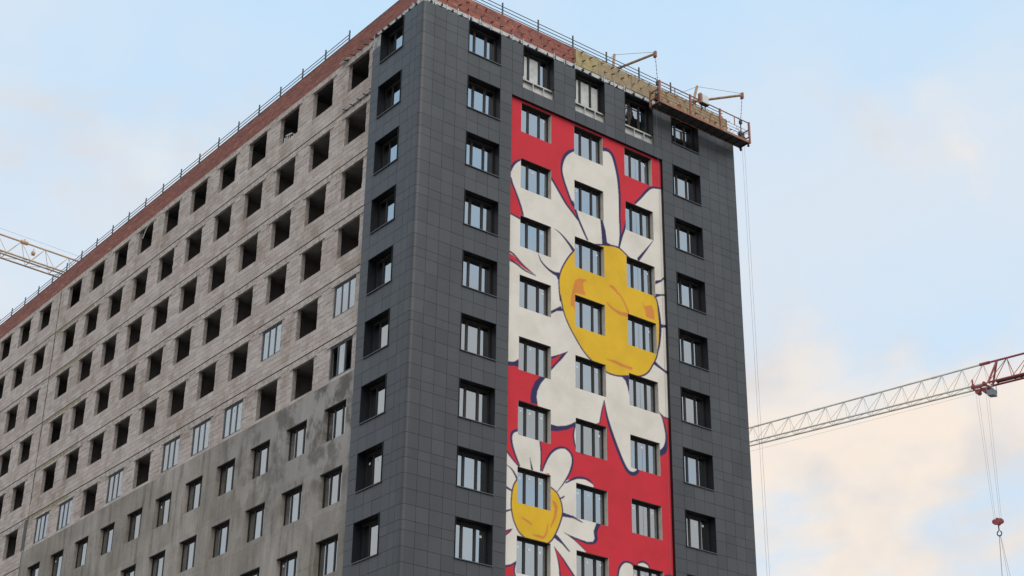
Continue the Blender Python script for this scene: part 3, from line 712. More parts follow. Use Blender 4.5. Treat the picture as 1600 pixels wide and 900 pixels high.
# ---- mural
MURAL = [
 ('w',1,0,0,[(5.23,38.93),(5.32,39.17),(5.43,39.4),(5.63,39.61),(5.86,39.74),(6.31,39.86),(7.07,39.8),(7.7,39.38),(7.92,39.15),(8.23,38.77),(8.57,38.4),(8.84,38.17),(9.08,38.0),(9.28,37.81),(9.16,38.23),(8.96,38.67),(8.79,38.85),(8.62,39.2),(8.45,39.58),(8.34,39.86),(8.28,40.11),(8.29,40.36),(8.35,40.61),(8.5,40.96),(8.7,41.22),(9.1,41.52),(9.99,41.98),(10.9,42.23),(11.21,42.28),(11.39,42.22),(11.54,42.08),(11.68,41.72),(11.83,41.06),(11.89,40.51),(11.89,39.56),(11.87,38.82),(11.9,37.83),(12.01,37.93),(12.29,38.68),(12.72,39.46),(12.94,40.0),(13.33,40.42),(13.33,40.46),(13.68,40.89),(14.03,41.22),(14.9,41.48),(15.12,40.66),(15.0,31.71),(14.86,29.28),(14.59,29.22),(14.37,29.27),(14.1,29.4),(14.25,29.19),(14.4,28.8),(14.47,28.38),(14.47,27.94),(14.35,27.6),(14.07,27.41),(13.46,26.9),(12.7,26.3),(12.52,26.14),(12.35,26.06),(12.16,26.06),(11.93,26.22),(11.75,26.5),(11.5,26.99),(11.24,27.47),(11.04,27.91),(10.88,28.35),(10.76,29.06),(10.58,28.59),(10.46,28.01),(9.82,27.67),(9.04,26.58),(8.97,26.8),(8.95,27.03),(9.01,27.46),(8.79,27.44),(8.5,27.28),(7.99,27.11),(7.65,27.1),(7.13,27.18),(6.9,28.01),(6.86,28.29),(6.9,28.57),(7.07,28.95),(7.38,29.36),(6.55,29.41),(5.84,29.76),(5.7,29.63),(5.56,29.55),(5.21,29.46),(5.19,34.59),(5.2,36.76),(5.2,38.51)]),
 ('r',0,0,0,[(5.13,38.55),(5.31,38.55),(5.43,38.29),(5.62,37.93),(5.83,37.44),(6.01,36.95),(5.82,36.69),(5.53,36.75),(5.16,36.76)]),
 ('r',0,0,0,[(5.12,34.77),(5.48,34.72),(5.99,34.42),(6.6,34.15),(6.11,34.26),(5.63,34.44),(5.12,34.47)]),
 ('n',1,0,0,[(7.66,30.42),(7.92,30.54),(8.29,30.74),(8.66,30.96),(8.49,30.74),(8.29,30.47),(7.99,30.14),(7.66,29.73)]),
 ('r',0,0,0,[(7.63,30.27),(7.92,30.44),(8.3,30.72),(8.03,30.33),(7.63,29.86)]),
 ('n',1,1,1,[(5.2,38.85,0.049),(5.32,39.19,0.071),(5.49,39.47,0.064),(5.71,39.68,0.05),(5.89,39.81,0.036)]),
 ('n',1,1,1,[(5.28,38.61,0.049),(5.38,38.33,0.056),(5.58,37.95,0.056),(5.83,37.44,0.056),(5.93,37.17,0.056),(6.01,36.94,0.049)]),
 ('n',1,1,1,[(5.16,36.78,0.034),(5.53,36.74,0.048),(5.86,36.69,0.049),(5.93,36.67,0.035)]),
 ('n',1,1,1,[(7.65,39.47,0.065),(7.92,39.17,0.065),(8.23,38.79,0.065),(8.57,38.4,0.062),(8.96,38.08,0.058),(9.28,37.81,0.058)]),
 ('n',1,1,1,[(9.12,41.54,0.06),(8.74,41.28,0.082),(8.46,40.93,0.082),(8.31,40.5,0.074),(8.28,40.11,0.066),(8.38,39.69,0.066),(8.62,39.13,0.066),(8.92,38.52,0.066),(9.0,38.55,0.073)]),
 ('n',1,1,1,[(8.96,38.64,0.066),(9.16,38.19,0.066),(9.31,37.84,0.066),(9.56,37.4,0.066),(9.83,36.96,0.051)]),
 ('n',1,1,1,[(10.87,42.23,0.092),(11.21,42.3,0.1),(11.5,42.12,0.101),(11.68,41.65,0.093),(11.83,40.99,0.085),(11.9,40.23,0.076),(11.91,39.57,0.068),(11.89,38.9,0.061),(11.91,37.93,0.053),(11.79,37.16,0.045)]),
 ('n',1,1,1,[(12.3,38.8,0.053),(12.17,38.3,0.06),(12.0,37.86,0.06),(11.81,37.18,0.045)]),
 ('n',1,1,1,[(14.9,41.48,0.056),(14.42,41.36,0.059),(14.03,41.24,0.063),(13.68,40.92,0.071),(13.33,40.47,0.062),(12.91,39.97,0.054)]),
 ('n',1,1,1,[(5.12,34.85,0.047),(5.48,34.79,0.048),(5.99,34.45,0.041),(6.78,34.1,0.014)]),
 ('n',1,1,1,[(5.13,34.44,0.047),(5.63,34.37,0.054),(6.14,34.18,0.041),(6.78,34.1,0.014)]),
 ('n',1,1,1,[(7.84,36.86,0.011),(8.18,36.75,0.036),(8.61,36.46,0.064),(8.99,36.12,0.093)]),
 ('n',1,1,1,[(6.89,35.27,0.014),(7.1,34.92,0.042),(7.47,34.68,0.056),(7.81,34.58,0.084),(8.13,34.57,0.119)]),
 ('n',1,0,0,[(8.08,34.71),(7.92,34.56),(8.03,34.34),(8.14,34.31),(8.2,34.65)]),
 ('n',1,0,0,[(10.65,38.31),(10.79,38.36),(10.97,37.83),(11.06,37.21),(11.36,37.17),(10.76,36.92),(10.72,37.54)]),
 ('n',1,1,1,[(14.04,38.31,0.012),(13.58,37.68,0.046),(13.04,36.97,0.083)]),
 ('n',1,0,0,[(14.09,36.16),(14.44,36.31),(14.79,36.66),(14.79,36.52),(14.48,36.22),(14.08,35.95)]),
 ('n',1,0,0,[(14.08,35.46),(14.41,35.54),(14.75,35.65),(14.79,35.56),(14.41,35.45),(14.07,35.25)]),
 ('n',1,0,0,[(7.62,32.61),(7.92,32.83),(8.22,33.05),(8.37,32.84),(7.99,32.73),(7.62,32.46)]),
 ('n',1,0,0,[(5.21,29.52),(5.56,29.59),(5.7,29.67),(5.85,29.81),(5.85,29.42),(5.56,29.4),(5.21,29.31)]),
 ('n',1,0,0,[(7.09,29.34),(6.77,28.99),(6.57,28.57),(6.51,28.2),(6.53,27.91),(6.92,27.95),(6.86,28.29),(6.9,28.57),(7.07,28.95),(7.4,29.37)]),
 ('n',1,0,0,[(11.77,30.58),(12.28,30.71),(12.27,29.7),(12.17,30.14),(12.04,30.43),(11.89,30.53)]),
 ('n',1,0,0,[(13.89,31.97),(14.11,31.82),(14.43,31.68),(14.87,31.57),(14.87,31.4),(14.34,31.58),(13.82,31.74)]),
 ('n',1,0,0,[(14.37,33.97),(14.52,33.96),(14.81,34.04),(14.8,33.89),(14.51,33.81),(14.36,33.73)]),
 ('n',1,0,0,[(7.6,27.22),(7.99,27.22),(8.5,27.37),(8.79,27.52),(9.08,27.71),(9.08,27.47),(9.02,27.38),(8.97,27.44),(8.57,27.19),(7.99,26.98),(7.6,26.91)]),
 ('n',1,1,1,[(9.02,27.5,0.04),(8.93,27.09,0.046),(8.95,26.85,0.046),(9.0,26.63,0.046),(9.09,26.47,0.033)]),
 ('n',1,1,1,[(9.13,26.39,0.026),(9.33,26.33,0.046),(9.51,26.32,0.053),(9.73,26.36,0.033)]),
 ('n',1,1,1,[(10.74,29.15,0.014),(10.6,28.62,0.034),(10.46,27.96,0.041)]),
 ('r',0,0,0,[(10.74,28.81),(10.58,28.4),(10.48,27.95),(10.84,27.92),(10.89,28.11)]),
 ('n',1,1,1,[(10.74,29.15,0.021),(10.87,28.47,0.061),(11.05,27.94,0.082),(11.28,27.42,0.088),(11.57,26.85,0.088),(11.83,26.4,0.088),(12.08,26.1,0.095),(12.36,26.03,0.095),(12.62,26.16,0.089),(12.74,26.37,0.068)]),
 ('n',1,1,1,[(14.06,29.44,0.014),(14.27,29.19,0.029),(14.41,28.8,0.05),(14.5,28.38,0.064),(14.48,27.98,0.092),(14.35,27.63,0.141),(14.02,27.37,0.126)]),
 ('n',1,1,1,[(14.06,29.44,0.014),(14.41,29.24,0.036),(14.86,29.26,0.043)]),
 ('y',4,1,0,[(9.03,36.14),(8.68,35.67),(8.41,35.21),(8.22,34.79),(8.12,34.37),(8.13,33.86),(8.2,33.3),(8.18,33.61),(8.27,33.26),(8.4,32.79),(8.66,32.28),(9.04,31.77),(9.48,31.27),(9.86,30.97),(10.39,30.7),(10.88,30.56),(11.23,30.52),(11.69,30.57),(12.24,30.72),(12.8,30.85),(13.2,31.02),(13.53,31.31),(13.78,31.7),(14.0,32.08),(14.16,32.59),(14.29,33.28),(14.32,34.02),(14.27,34.67),(14.17,35.11),(14.22,34.9),(14.11,35.23),(13.95,35.39),(13.13,36.48),(12.32,36.93),(11.84,37.16),(11.44,37.16),(11.12,37.08),(10.72,36.98),(9.93,36.7)]),
 ('n',4,1,1,[(9.03,36.14,0.039),(8.68,35.67,0.039),(8.41,35.21,0.039),(8.22,34.79,0.039),(8.12,34.37,0.038),(8.13,33.86,0.038),(8.2,33.3,0.038),(8.18,33.61,0.038),(8.27,33.26,0.038),(8.4,32.79,0.038),(8.66,32.28,0.038),(9.04,31.77,0.038),(9.48,31.27,0.038),(9.86,30.97,0.038),(10.39,30.7,0.038),(10.88,30.56,0.038),(11.23,30.52,0.038),(11.69,30.57,0.039),(12.24,30.72,0.039),(12.8,30.85,0.039),(13.2,31.02,0.039),(13.53,31.31,0.04),(13.78,31.7,0.04),(14.0,32.08,0.04),(14.16,32.59,0.04),(14.29,33.28,0.041),(14.32,34.02,0.041),(14.27,34.67,0.041),(14.17,35.11,0.041),(14.22,34.9,0.041),(14.11,35.23,0.041),(13.95,35.39,0.041),(13.13,36.48,0.041),(12.32,36.93,0.041),(11.84,37.16,0.041),(11.44,37.16,0.041),(11.12,37.08,0.041),(10.72,36.98,0.04),(9.93,36.7,0.04),(9.03,36.14,0.039)]),
 ('n',4,1,1,[(14.19,34.98,0.03),(14.22,34.86,0.052),(14.31,34.22,0.075),(14.32,33.62,0.082),(14.23,32.87,0.059),(14.09,32.37,0.037)]),
 ('o',4,0,0,[(9.06,34.6),(9.29,34.78),(9.83,34.88),(9.55,34.64),(9.6,34.31),(9.7,34.02),(9.07,33.96),(9.06,33.05),(8.93,33.27),(8.8,33.19),(8.82,33.68),(8.93,34.1)]),
 ('o',4,1,1,[(11.2,34.97,0.051),(11.43,34.94,0.095),(11.67,34.75,0.066),(11.79,34.72,0.051),(12.06,34.41,0.058),(12.31,33.99,0.066)]),
 ('o',4,1,1,[(10.98,34.07,0.036),(11.29,33.88,0.065),(11.77,33.76,0.094),(12.28,33.81,0.109)]),
 ('o',4,0,0,[(13.14,34.88),(13.22,34.76),(13.35,34.59),(13.81,34.78),(13.95,34.51),(13.98,34.05),(13.7,34.04),(13.42,34.05),(13.39,34.34)]),
 ('o',4,0,0,[(10.84,31.19),(11.4,31.28),(12.02,31.21),(12.51,31.23),(12.45,31.05),(11.86,31.08),(11.24,31.14)]),
 ('w',2,0,0,[(5.07,25.32),(5.26,25.36),(5.55,25.12),(5.9,24.88),(6.94,25.04),(7.64,24.85),(7.98,24.27),(8.35,24.71),(8.56,24.89),(9.06,25.07),(9.5,25.16),(10.05,25.01),(10.0,24.34),(10.22,23.32),(10.09,22.92),(10.14,22.59),(10.03,22.42),(9.76,22.36),(9.05,22.38),(8.4,22.52),(8.76,22.36),(9.12,22.22),(9.47,22.01),(9.89,21.59),(9.31,20.48),(8.96,20.74),(8.55,21.11),(8.2,21.48),(7.86,21.78),(8.02,21.34),(8.11,20.86),(8.13,20.26),(6.4,19.95),(5.8,19.84),(5.75,20.15),(5.7,20.41),(5.78,20.69),(5.56,20.58),(5.16,20.44)]),
 ('w',2,0,0,[(5.81,26.5),(5.59,26.36),(5.51,26.19),(5.53,25.91),(5.67,25.49),(5.97,24.9),(6.52,24.87),(7.15,24.9),(7.13,25.54),(7.08,25.88),(7.01,26.33),(6.44,26.42)]),
 ('w',2,0,0,[(7.2,24.92),(7.34,25.36),(7.55,25.75),(7.79,26.02),(8.13,26.23),(8.46,26.28),(8.72,26.15),(8.85,25.89),(8.79,25.52),(8.63,25.17),(8.38,24.73),(8.03,24.28),(7.64,24.4),(7.57,24.95)]),
 ('n',2,1,1,[(5.84,26.51,0.057),(5.59,26.37,0.063),(5.5,26.18,0.063),(5.52,25.88,0.056),(5.67,25.46,0.05),(5.95,24.95,0.037)]),
 ('n',2,1,1,[(7.04,26.34,0.032),(7.12,25.89,0.045),(7.11,24.97,0.038)]),
 ('n',2,1,1,[(6.5,25.45,0.009),(6.57,25.18,0.032),(6.63,24.94,0.057)]),
 ('n',2,1,1,[(7.19,24.98,0.032),(7.34,25.37,0.045),(7.55,25.76,0.051),(7.79,26.04,0.052),(8.13,26.26,0.052),(8.49,26.32,0.052),(8.77,26.16,0.052),(8.88,25.89,0.052),(8.82,25.53,0.052),(8.65,25.14,0.045),(8.38,24.72,0.032),(8.01,24.24,0.013)]),
 ('n',2,1,1,[(5.17,25.54,0.031),(5.55,25.17,0.037),(5.93,24.89,0.031)]),
 ('n',2,1,1,[(5.25,24.82,0.015),(5.56,24.68,0.037),(5.82,24.36,0.056)]),
 ('n',2,1,1,[(8.49,24.75,0.032),(8.99,25.06,0.052),(9.36,25.17,0.059),(9.76,25.17,0.052),(10.08,25.0,0.026)]),
 ('n',2,0,0,[(8.05,23.98),(8.24,24.04),(8.4,24.16),(8.42,24.11),(8.31,24.0),(8.08,23.91)]),
 ('n',2,1,1,[(5.2,23.85,0.061),(5.54,23.76,0.043)]),
 ('n',2,1,1,[(5.19,22.77,0.048),(5.55,22.93,0.03)]),
 ('n',2,0,0,[(5.14,21.92),(5.4,22.05),(5.64,22.13),(5.48,21.92),(5.14,21.64)]),
 ('r',0,0,0,[(5.14,21.85),(5.51,22.04),(5.34,21.86),(5.14,21.71)]),
 ('n',2,0,0,[(8.31,23.39),(8.91,23.35),(9.45,23.19),(9.41,23.15),(8.91,23.25),(8.31,23.2)]),
 ('n',2,0,0,[(10.22,23.36),(10.48,23.36),(10.31,23.08),(10.23,22.89),(10.27,22.59),(10.16,22.4),(9.9,22.29),(9.62,22.26),(8.98,22.35),(8.38,22.52),(9.05,22.42),(9.69,22.37),(9.99,22.44),(10.08,22.59),(10.03,22.91)]),
 ('n',2,1,1,[(8.38,22.52,0.013),(8.9,22.34,0.025),(9.53,21.99,0.025)]),
 ('n',2,0,0,[(7.92,22.37),(8.13,22.24),(8.72,21.76),(8.65,21.72),(8.27,21.99),(7.82,22.18)]),
 ('n',2,1,1,[(7.84,21.8,0.009),(8.03,21.34,0.031),(8.14,20.87,0.043),(8.16,20.27,0.043)]),
 ('n',2,1,1,[(7.84,21.8,0.009),(8.21,21.47,0.031),(8.55,21.12,0.043),(9.21,20.46,0.044)]),
 ('n',2,0,0,[(5.16,20.48),(5.56,20.61),(5.85,20.81),(5.81,20.68),(5.56,20.52),(5.16,20.38)]),
 ('n',2,1,1,[(5.81,20.74,0.042),(5.74,20.41,0.036),(5.79,20.16,0.036),(5.85,19.85,0.036)]),
 ('y',5,1,0,[(5.84,24.32),(5.65,24.01),(5.56,23.6),(5.54,23.09),(5.63,22.62),(5.8,22.27),(6.04,21.99),(6.62,21.72),(7.16,21.72),(7.64,21.97),(7.92,22.37),(8.13,22.8),(8.28,23.23),(8.3,23.52),(8.2,23.89),(7.99,24.19),(7.64,24.37),(7.15,24.57),(6.45,24.64)]),
 ('n',5,1,1,[(5.84,24.32,0.034),(5.65,24.01,0.034),(5.56,23.6,0.034),(5.54,23.09,0.034),(5.63,22.62,0.033),(5.8,22.27,0.033),(6.04,21.99,0.033),(6.62,21.72,0.034),(7.16,21.72,0.034),(7.64,21.97,0.034),(7.92,22.37,0.034),(8.13,22.8,0.035),(8.28,23.23,0.035),(8.3,23.52,0.035),(8.2,23.89,0.035),(7.99,24.19,0.035),(7.64,24.37,0.035),(7.15,24.57,0.035),(6.45,24.64,0.034),(5.84,24.32,0.034)]),
 ('o',5,0,0,[(7.71,23.81),(7.92,23.77),(8.05,23.58),(7.96,23.1),(7.68,22.57),(7.63,22.62),(7.82,23.07),(7.86,23.48)]),
 ('o',5,1,1,[(7.49,22.7,0.031),(7.43,22.33,0.043),(7.26,22.08,0.055),(7.02,22.08,0.061),(6.69,22.08,0.024)]),
 ('o',5,1,1,[(6.1,22.69,0.031),(6.34,22.63,0.049),(6.6,22.53,0.049)]),
 ('w',3,0,0,[(11.34,20.62),(11.38,21.19),(11.44,21.46),(11.62,21.73),(11.83,21.86),(12.09,21.9),(12.27,21.76),(12.35,20.81)]),
 ('n',3,1,1,[(11.35,20.63,0.051),(11.41,21.37,0.051),(11.6,21.75,0.052),(11.9,21.92,0.046),(12.27,21.89,0.039)]),
 ('w',6,0,0,[(12.57,21.98),(12.8,22.07),(13.06,22.07),(13.17,21.96),(13.25,20.97),(12.5,20.84)]),
 ('n',6,1,1,[(12.54,21.97,0.026),(12.8,22.09,0.046),(13.06,22.07,0.046),(13.23,21.95,0.033)]),
 ('w',7,0,0,[(14.11,21.67),(14.35,21.77),(14.58,21.76),(14.56,21.21),(14.02,21.11)]),
 ('n',7,1,1,[(14.07,21.62,0.033),(14.35,21.78,0.047),(14.69,21.76,0.034)]),
]

def catmull(pts, closed):
    P_ = np.array(pts, float); n = len(P_); o = []
    for i in range(n if closed else n-1):
        p0, p1, p2, p3 = (P_[(i-1) % n] if closed or i else P_[0], P_[i], P_[(i+1) % n], P_[(i+2) % n] if closed or i+2 < n else P_[-1])
        for t_ in np.linspace(0, 1, 5)[:-1]:
            o.append(0.5*((2*p1)+(p2-p0)*t_+(2*p0-5*p1+4*p2-p3)*t_*t_+(3*p1-p0-3*p2+p3)*t_**3))
    if not closed: o.append(P_[-1])
    return np.array(o)
PAINT = {'r': (0.58, 0.020, 0.034), 'w': (0.73, 0.665, 0.58), 'n': (0.026, 0.018, 0.085), 'y': (0.74, 0.44, 0.016), 'o': (0.66, 0.235, 0.040)}
MX0, MX1, MZ0, MZ1 = 5.159, 14.70, LOW+4, 1.64+Z0
st = 0.032
wx = [v for c in MC for v in (c-0.905, c+0.905)]
wz = [v for r in range(2, 11) for v in (ZB(r)+0.035, ZT(r)-0.10) if MZ0 < v < MZ1]
def axis(lo, hi, must):
    ks = sorted([lo, hi]+must); o = []
    for a, b_ in zip(ks[:-1], ks[1:]): o += list(np.linspace(a, b_, max(1, int(round((b_-a)/st))), endpoint=False))
    return np.array(o+[hi])
gx, gz = axis(MX0, MX1, wx), axis(MZ0, MZ1, wz)
XX, ZZ = np.meshgrid(gx, gz, indexing='ij')
def inside(poly, X, Z):
    r_ = np.zeros(X.shape, bool); n = len(poly); j = n-1
    for i in range(n):
        xi, zi = poly[i]; xj, zj = poly[j]
        if zi != zj:
            c = ((zi > Z) != (zj > Z)) & (X < (xj-xi)*(Z-zi)/(zj-zi)+xi); r_ ^= c
        j = i
    return r_
acc = np.zeros(XX.shape+(3,)); lab = np.zeros(XX.shape, np.int32)
prepared = []
for c, gno, smth, kind, pts in MURAL:
    q = catmull(pts, kind == 0) if (kind == 1 or smth) else np.array(pts, float)
    prepared.append((c, gno, kind, q))
subs = [(-0.008, -0.008), (0.008, -0.008), (-0.008, 0.008), (0.008, 0.008)]
for si, (dx, dz) in enumerate(subs):
    X = XX+dx; Z = ZZ+dz
    colr = np.empty(X.shape+(3,)); colr[:] = PAINT['r']
    for c, gno, kind, q in prepared:
        rad = q[:, 2].max() if kind == 1 else 0
        i0, i1 = np.searchsorted(gx, [q[:, 0].min()-rad-0.05, q[:, 0].max()+rad+0.05])
        j0, j1 = np.searchsorted(gz, [q[:, 1].min()-rad-0.05, q[:, 1].max()+rad+0.05])
        if i1 <= i0 or j1 <= j0: continue
        xs, zs = X[i0:i1, j0:j1], Z[i0:i1, j0:j1]
        if kind == 0: msk = inside(q, xs, zs)
        else:
            msk = np.zeros(xs.shape, bool)
            for (ax_, az_, ar), (bx_, bz_, br) in zip(q[:-1], q[1:]):
                rr = max(ar, br)+0.02
                a0, a1 = np.searchsorted(gx, [min(ax_, bx_)-rr, max(ax_, bx_)+rr]); b0, b1 = np.searchsorted(gz, [min(az_, bz_)-rr, max(az_, bz_)+rr])
                a0, a1, b0, b1 = max(a0, i0), min(a1, i1), max(b0, j0), min(b1, j1)
                if a1 <= a0 or b1 <= b0: continue
                xx, zz = X[a0:a1, b0:b1], Z[a0:a1, b0:b1]
                L2 = (bx_-ax_)**2+(bz_-az_)**2+1e-9
                tt = np.clip(((xx-ax_)*(bx_-ax_)+(zz-az_)*(bz_-az_))/L2, 0, 1)
                dd = np.hypot(xx-ax_-tt*(bx_-ax_), zz-az_-tt*(bz_-az_))
                msk[a0-i0:a1-i0, b0-j0:b1-j0] |= dd < (ar+(br-ar)*tt)
        colr[i0:i1, j0:j1][msk] = PAINT[c]
        if si == 0: lab[i0:i1, j0:j1][msk] = gno
    acc += colr
acc /= len(subs)
ni, nj = XX.shape
cxm = (gx[:-1]+gx[1:])/2; czm = (gz[:-1]+gz[1:])/2
hole = np.zeros((ni-1, nj-1), bool)
for c in MC:
    for r in range(2, 11):
        hole |= np.outer((cxm > c-0.905) & (cxm < c+0.905), (czm > ZB(r)+0.035) & (czm < ZT(r)-0.10))
fl = lab[:-1, :-1]
VX = np.stack([XX, np.full(XX.shape, YM), ZZ], -1).reshape(-1, 3); VC = np.concatenate([acc, np.ones(XX.shape+(1,))], -1).reshape(-1, 4)
def mural_part(name, sel, parent, label):
    ii, jj = np.nonzero(sel & ~hole)
    if not len(ii): return None
    f = np.stack([ii*nj+jj, (ii+1)*nj+jj, (ii+1)*nj+jj+1, ii*nj+jj+1], -1)
    uq, inv = np.unique(f.ravel(), return_inverse=True)
    me = bpy.data.meshes.new(name)
    me.vertices.add(len(uq)); me.vertices.foreach_set('co', VX[uq].astype(np.float32).ravel())
    me.loops.add(len(inv)); me.loops.foreach_set('vertex_index', inv.astype(np.int32))
    me.polygons.add(len(f)); me.polygons.foreach_set('loop_start', np.arange(0, 4*len(f), 4, dtype=np.int32))
    me.update(calc_edges=True)
    ca = me.color_attributes.new('paint', 'FLOAT_COLOR', 'POINT'); ca.data.foreach_set('color', VC[uq].astype(np.float32).ravel())
    me.materials.append(M['mural']); me.validate()
    o = link(name, me, parent); o['label'] = label
    return o
mural_part('painted_background', fl == 0, B, 'red painted ground of the mural')
d1 = mural_part('painted_daisy', fl == 1, B, 'large white daisy with navy outlines, upper part of the mural')
mural_part('flower_centre', fl == 4, d1, 'yellow centre of the large daisy with orange strokes')
d2 = mural_part('painted_daisy', fl == 2, B, 'smaller white daisy, lower left of the mural')
mural_part('flower_centre', fl == 5, d2, 'yellow centre of the smaller daisy')
mural_part('painted_petal', fl == 3, B, 'rounded white petal tip at the bottom right of the mural')
mural_part('painted_petal', fl == 6, B, 'petal tip behind the lowest right mural window')
mural_part('painted_petal', fl == 7, B, 'petal tip beside the right edge of the mural')

# ------------------------------------------------------------------ roof railings
def railing(name, label, P0, P1, pitch):
    P0 = Vector(P0); P1 = Vector(P1); d = P1-P0; L_ = d.length; d.normalize()
    T_ = thing(name, label, 'railing', tuple(P0), 'steel railings on the roof edge')
    s_ = 0.0
    while s_ <= L_+0.01:
        p = P0+d*s_
        bar('post', p, p+Vector((0, 0, 0.80+random.uniform(-0.01, 0.03))), 0.030, 'railsteel', T_, True); s_ += pitch
    for h in (0.58, 0.385, 0.20):
        bar('rail', P0+Vector((0, 0, h)), P1+Vector((0, 0, h)), 0.020, 'railsteel', T_)
    return T_
railing('roof_railing', 'thin steel roof railing with three rails above the raw block facade', (0.45, 7.10, 6.141+Z0), (0.45, 7.10+2.2*22, 6.141+Z0), 2.2)
railing('roof_railing', 'thin steel roof railing with three rails above the mural facade', (2.66, 0.45, 6.086+Z0), (2.66+2.2*7.7, 0.45, 6.086+Z0), 2.2)

# ------------------------------------------------------------------ suspended work platform
px0, px1, py0, py1, pz, pt = 13.68, 20.0, -1.0, -0.30, 4.17+Z0, 5.38+Z0
PLT = thing('work_platform', 'rusty orange suspended work platform hanging at the top right corner', 'platform', (px0, py0, pz))
def pbox(name, mat, *a):
    mb = MB()
    for q in a: mb.box(q[0]-px0, q[1]-px0, q[2]-py0, q[3]-py0, q[4]-pz, q[5]-pz)
    return mb.build(name, mat, PLT)
xs = [px0+(px1-px0)*i/3 for i in range(4)]
for i in range(3):
    pbox('deck_plate', 'deck', (xs[i]+0.01, xs[i+1]-0.01, py0+0.03, py1-0.03, pz, pz+0.035))
pbox('toe_board', 'rust', (px0, px1, py0-0.004, py0+0.02, pz-0.03, pz+0.10)); pbox('toe_board', 'rust', (px0, px1, py1-0.02, py1+0.004, pz-0.03, pz+0.10))
for i in range(13):
    x = px0+0.05+(px1-px0-0.1)*i/12
    bar('cross_member', (x, py0+0.03, pz-0.022), (x, py1-0.03, pz-0.022), 0.018, 'deck', PLT, True)
for x in xs:
    bar('post', (x, py0-0.01, pz-0.05), (x, py0-0.01, pt+0.01), 0.045, 'rust', PLT, True)
    bar('post', (x, py1+0.01, pz-0.05), (x, py1+0.01, pt-0.25), 0.035, 'rust', PLT, True)
for (y, hs, rr) in ((py0, (pt-0.03, pz+0.66, pz+0.48), (0.030, 0.012, 0.012)), (py1, (pt-0.28,), (0.014,))):
    for h, r_ in zip(hs, rr): bar('rail', (px0, y, h), (px1, y, h), r_, 'rust', PLT)
for i in range(3):
    a, b_ = xs[i], xs[i+1]; m_ = (a+b_)/2
    bar('post', (m_, py0, pz+0.66), (m_, py0, pt-0.03), 0.018, 'rust', PLT, True)
    for (u, v) in ((a+0.08, a+0.7), (m_+0.35, m_-0.25), (m_+0.1, b_-0.45), (b_-0.08, b_-0.6)):
        bar('diagonal', (u, py0, pz+0.64), (v, py0, pz+0.08), 0.010, 'rust', PLT)
for x, s_ in ((px0, 1), (px1, -1)):
    for h in (pz+0.02, pz+0.35, pz+0.78): bar('end_rail', (x, py0, h), (x, py1, h), 0.026, 'rust', PLT, True)
    bar('end_rail', (x, py0+0.03, pz+0.05), (x, py1-0.03, pz+0.7), 0.016, 'rust', PLT)
    # hoist: motor drum, gearbox, rope guide
    hx = x+s_*0.22; yc = (py0+py1)/2
    mb = MB(); mb.tube((hx-px0-0.16, yc-py0, 0.34), (hx-px0+0.16, yc-py0, 0.34), 0.14, 12); mb.box(hx-px0-0.10, hx-px0+0.10, yc-py0-0.13, yc-py0+0.13, 0.20, 0.62)
    mb.tube((hx-px0, yc-py0, 0.6), (hx-px0, yc-py0+0.02, 1.25), 0.03, 8); mb.box(hx-px0-0.07, hx-px0+0.07, yc-py0-0.05, yc-py0+0.07, 1.22, 1.42)
    mb.tube((hx-px0-0.02, yc-py0, 1.38), (hx-px0-0.16, yc-py0, 1.56), 0.018, 6)
    mb.build('hoist', 'darksteel', PLT)
    for yy in (py0+0.08, py1-0.08):
        mb = MB(); xc = x+s_*0.03-px0
        mb.tube((xc-0.03, yy-py0, -0.16), (xc+0.03, yy-py0, -0.16), 0.065, 12); mb.box(xc-0.045, xc-0.032, yy-py0-0.03, yy-py0+0.03, -0.18, -0.03); mb.box(xc+0.032, xc+0.045, yy-py0-0.03, yy-py0+0.03, -0.18, -0.03)
        mb.box(xc-0.045, xc+0.045, yy-py0-0.03, yy-py0+0.03, -0.032, -0.0)
        mb.build('castor', 'darksteel', PLT)
# control cabinet hung on the outer rail
cb = pbox('control_cabinet', 'boxwhite', (16.42, 16.86, py0-0.26, py0-0.05, pz+0.93, pz+1.40))
mb = MB(); mb.box(16.40-px0, 16.88-px0, -0.28, -0.03, 0.88, 0.925); mb.build('cabinet_base', 'darksteel', PLT)
mb = MB(); mb.box(16.30-px0, 16.415-px0, -0.24, -0.05, 0.90, 1.45); mb.build('cabinet_side', 'rust', PLT)
# coiled cable bundles inside the end frames
for xc, n in ((px0+0.18, 5), (px1-0.2, 9)):
    mb = MB()
    for j in range(n):
        cy, cz = -0.62+random.uniform(-.06, .06)-py0, 0.45+random.uniform(-0.15, 0.3); rr = random.uniform(0.10, 0.2); ph = random.uniform(-0.3, 0.3)
        pr = None
        for i in range(13):
            th = i*2*math.pi/12; p = (xc-px0+rr*math.cos(th), cy+0.05*math.sin(th+ph), cz+rr*math.sin(th)*1.1)
            if pr: mb.tube(pr, p, 0.014, 5)
            pr = p
    mb.build('cable_coil', 'darksteel', PLT)
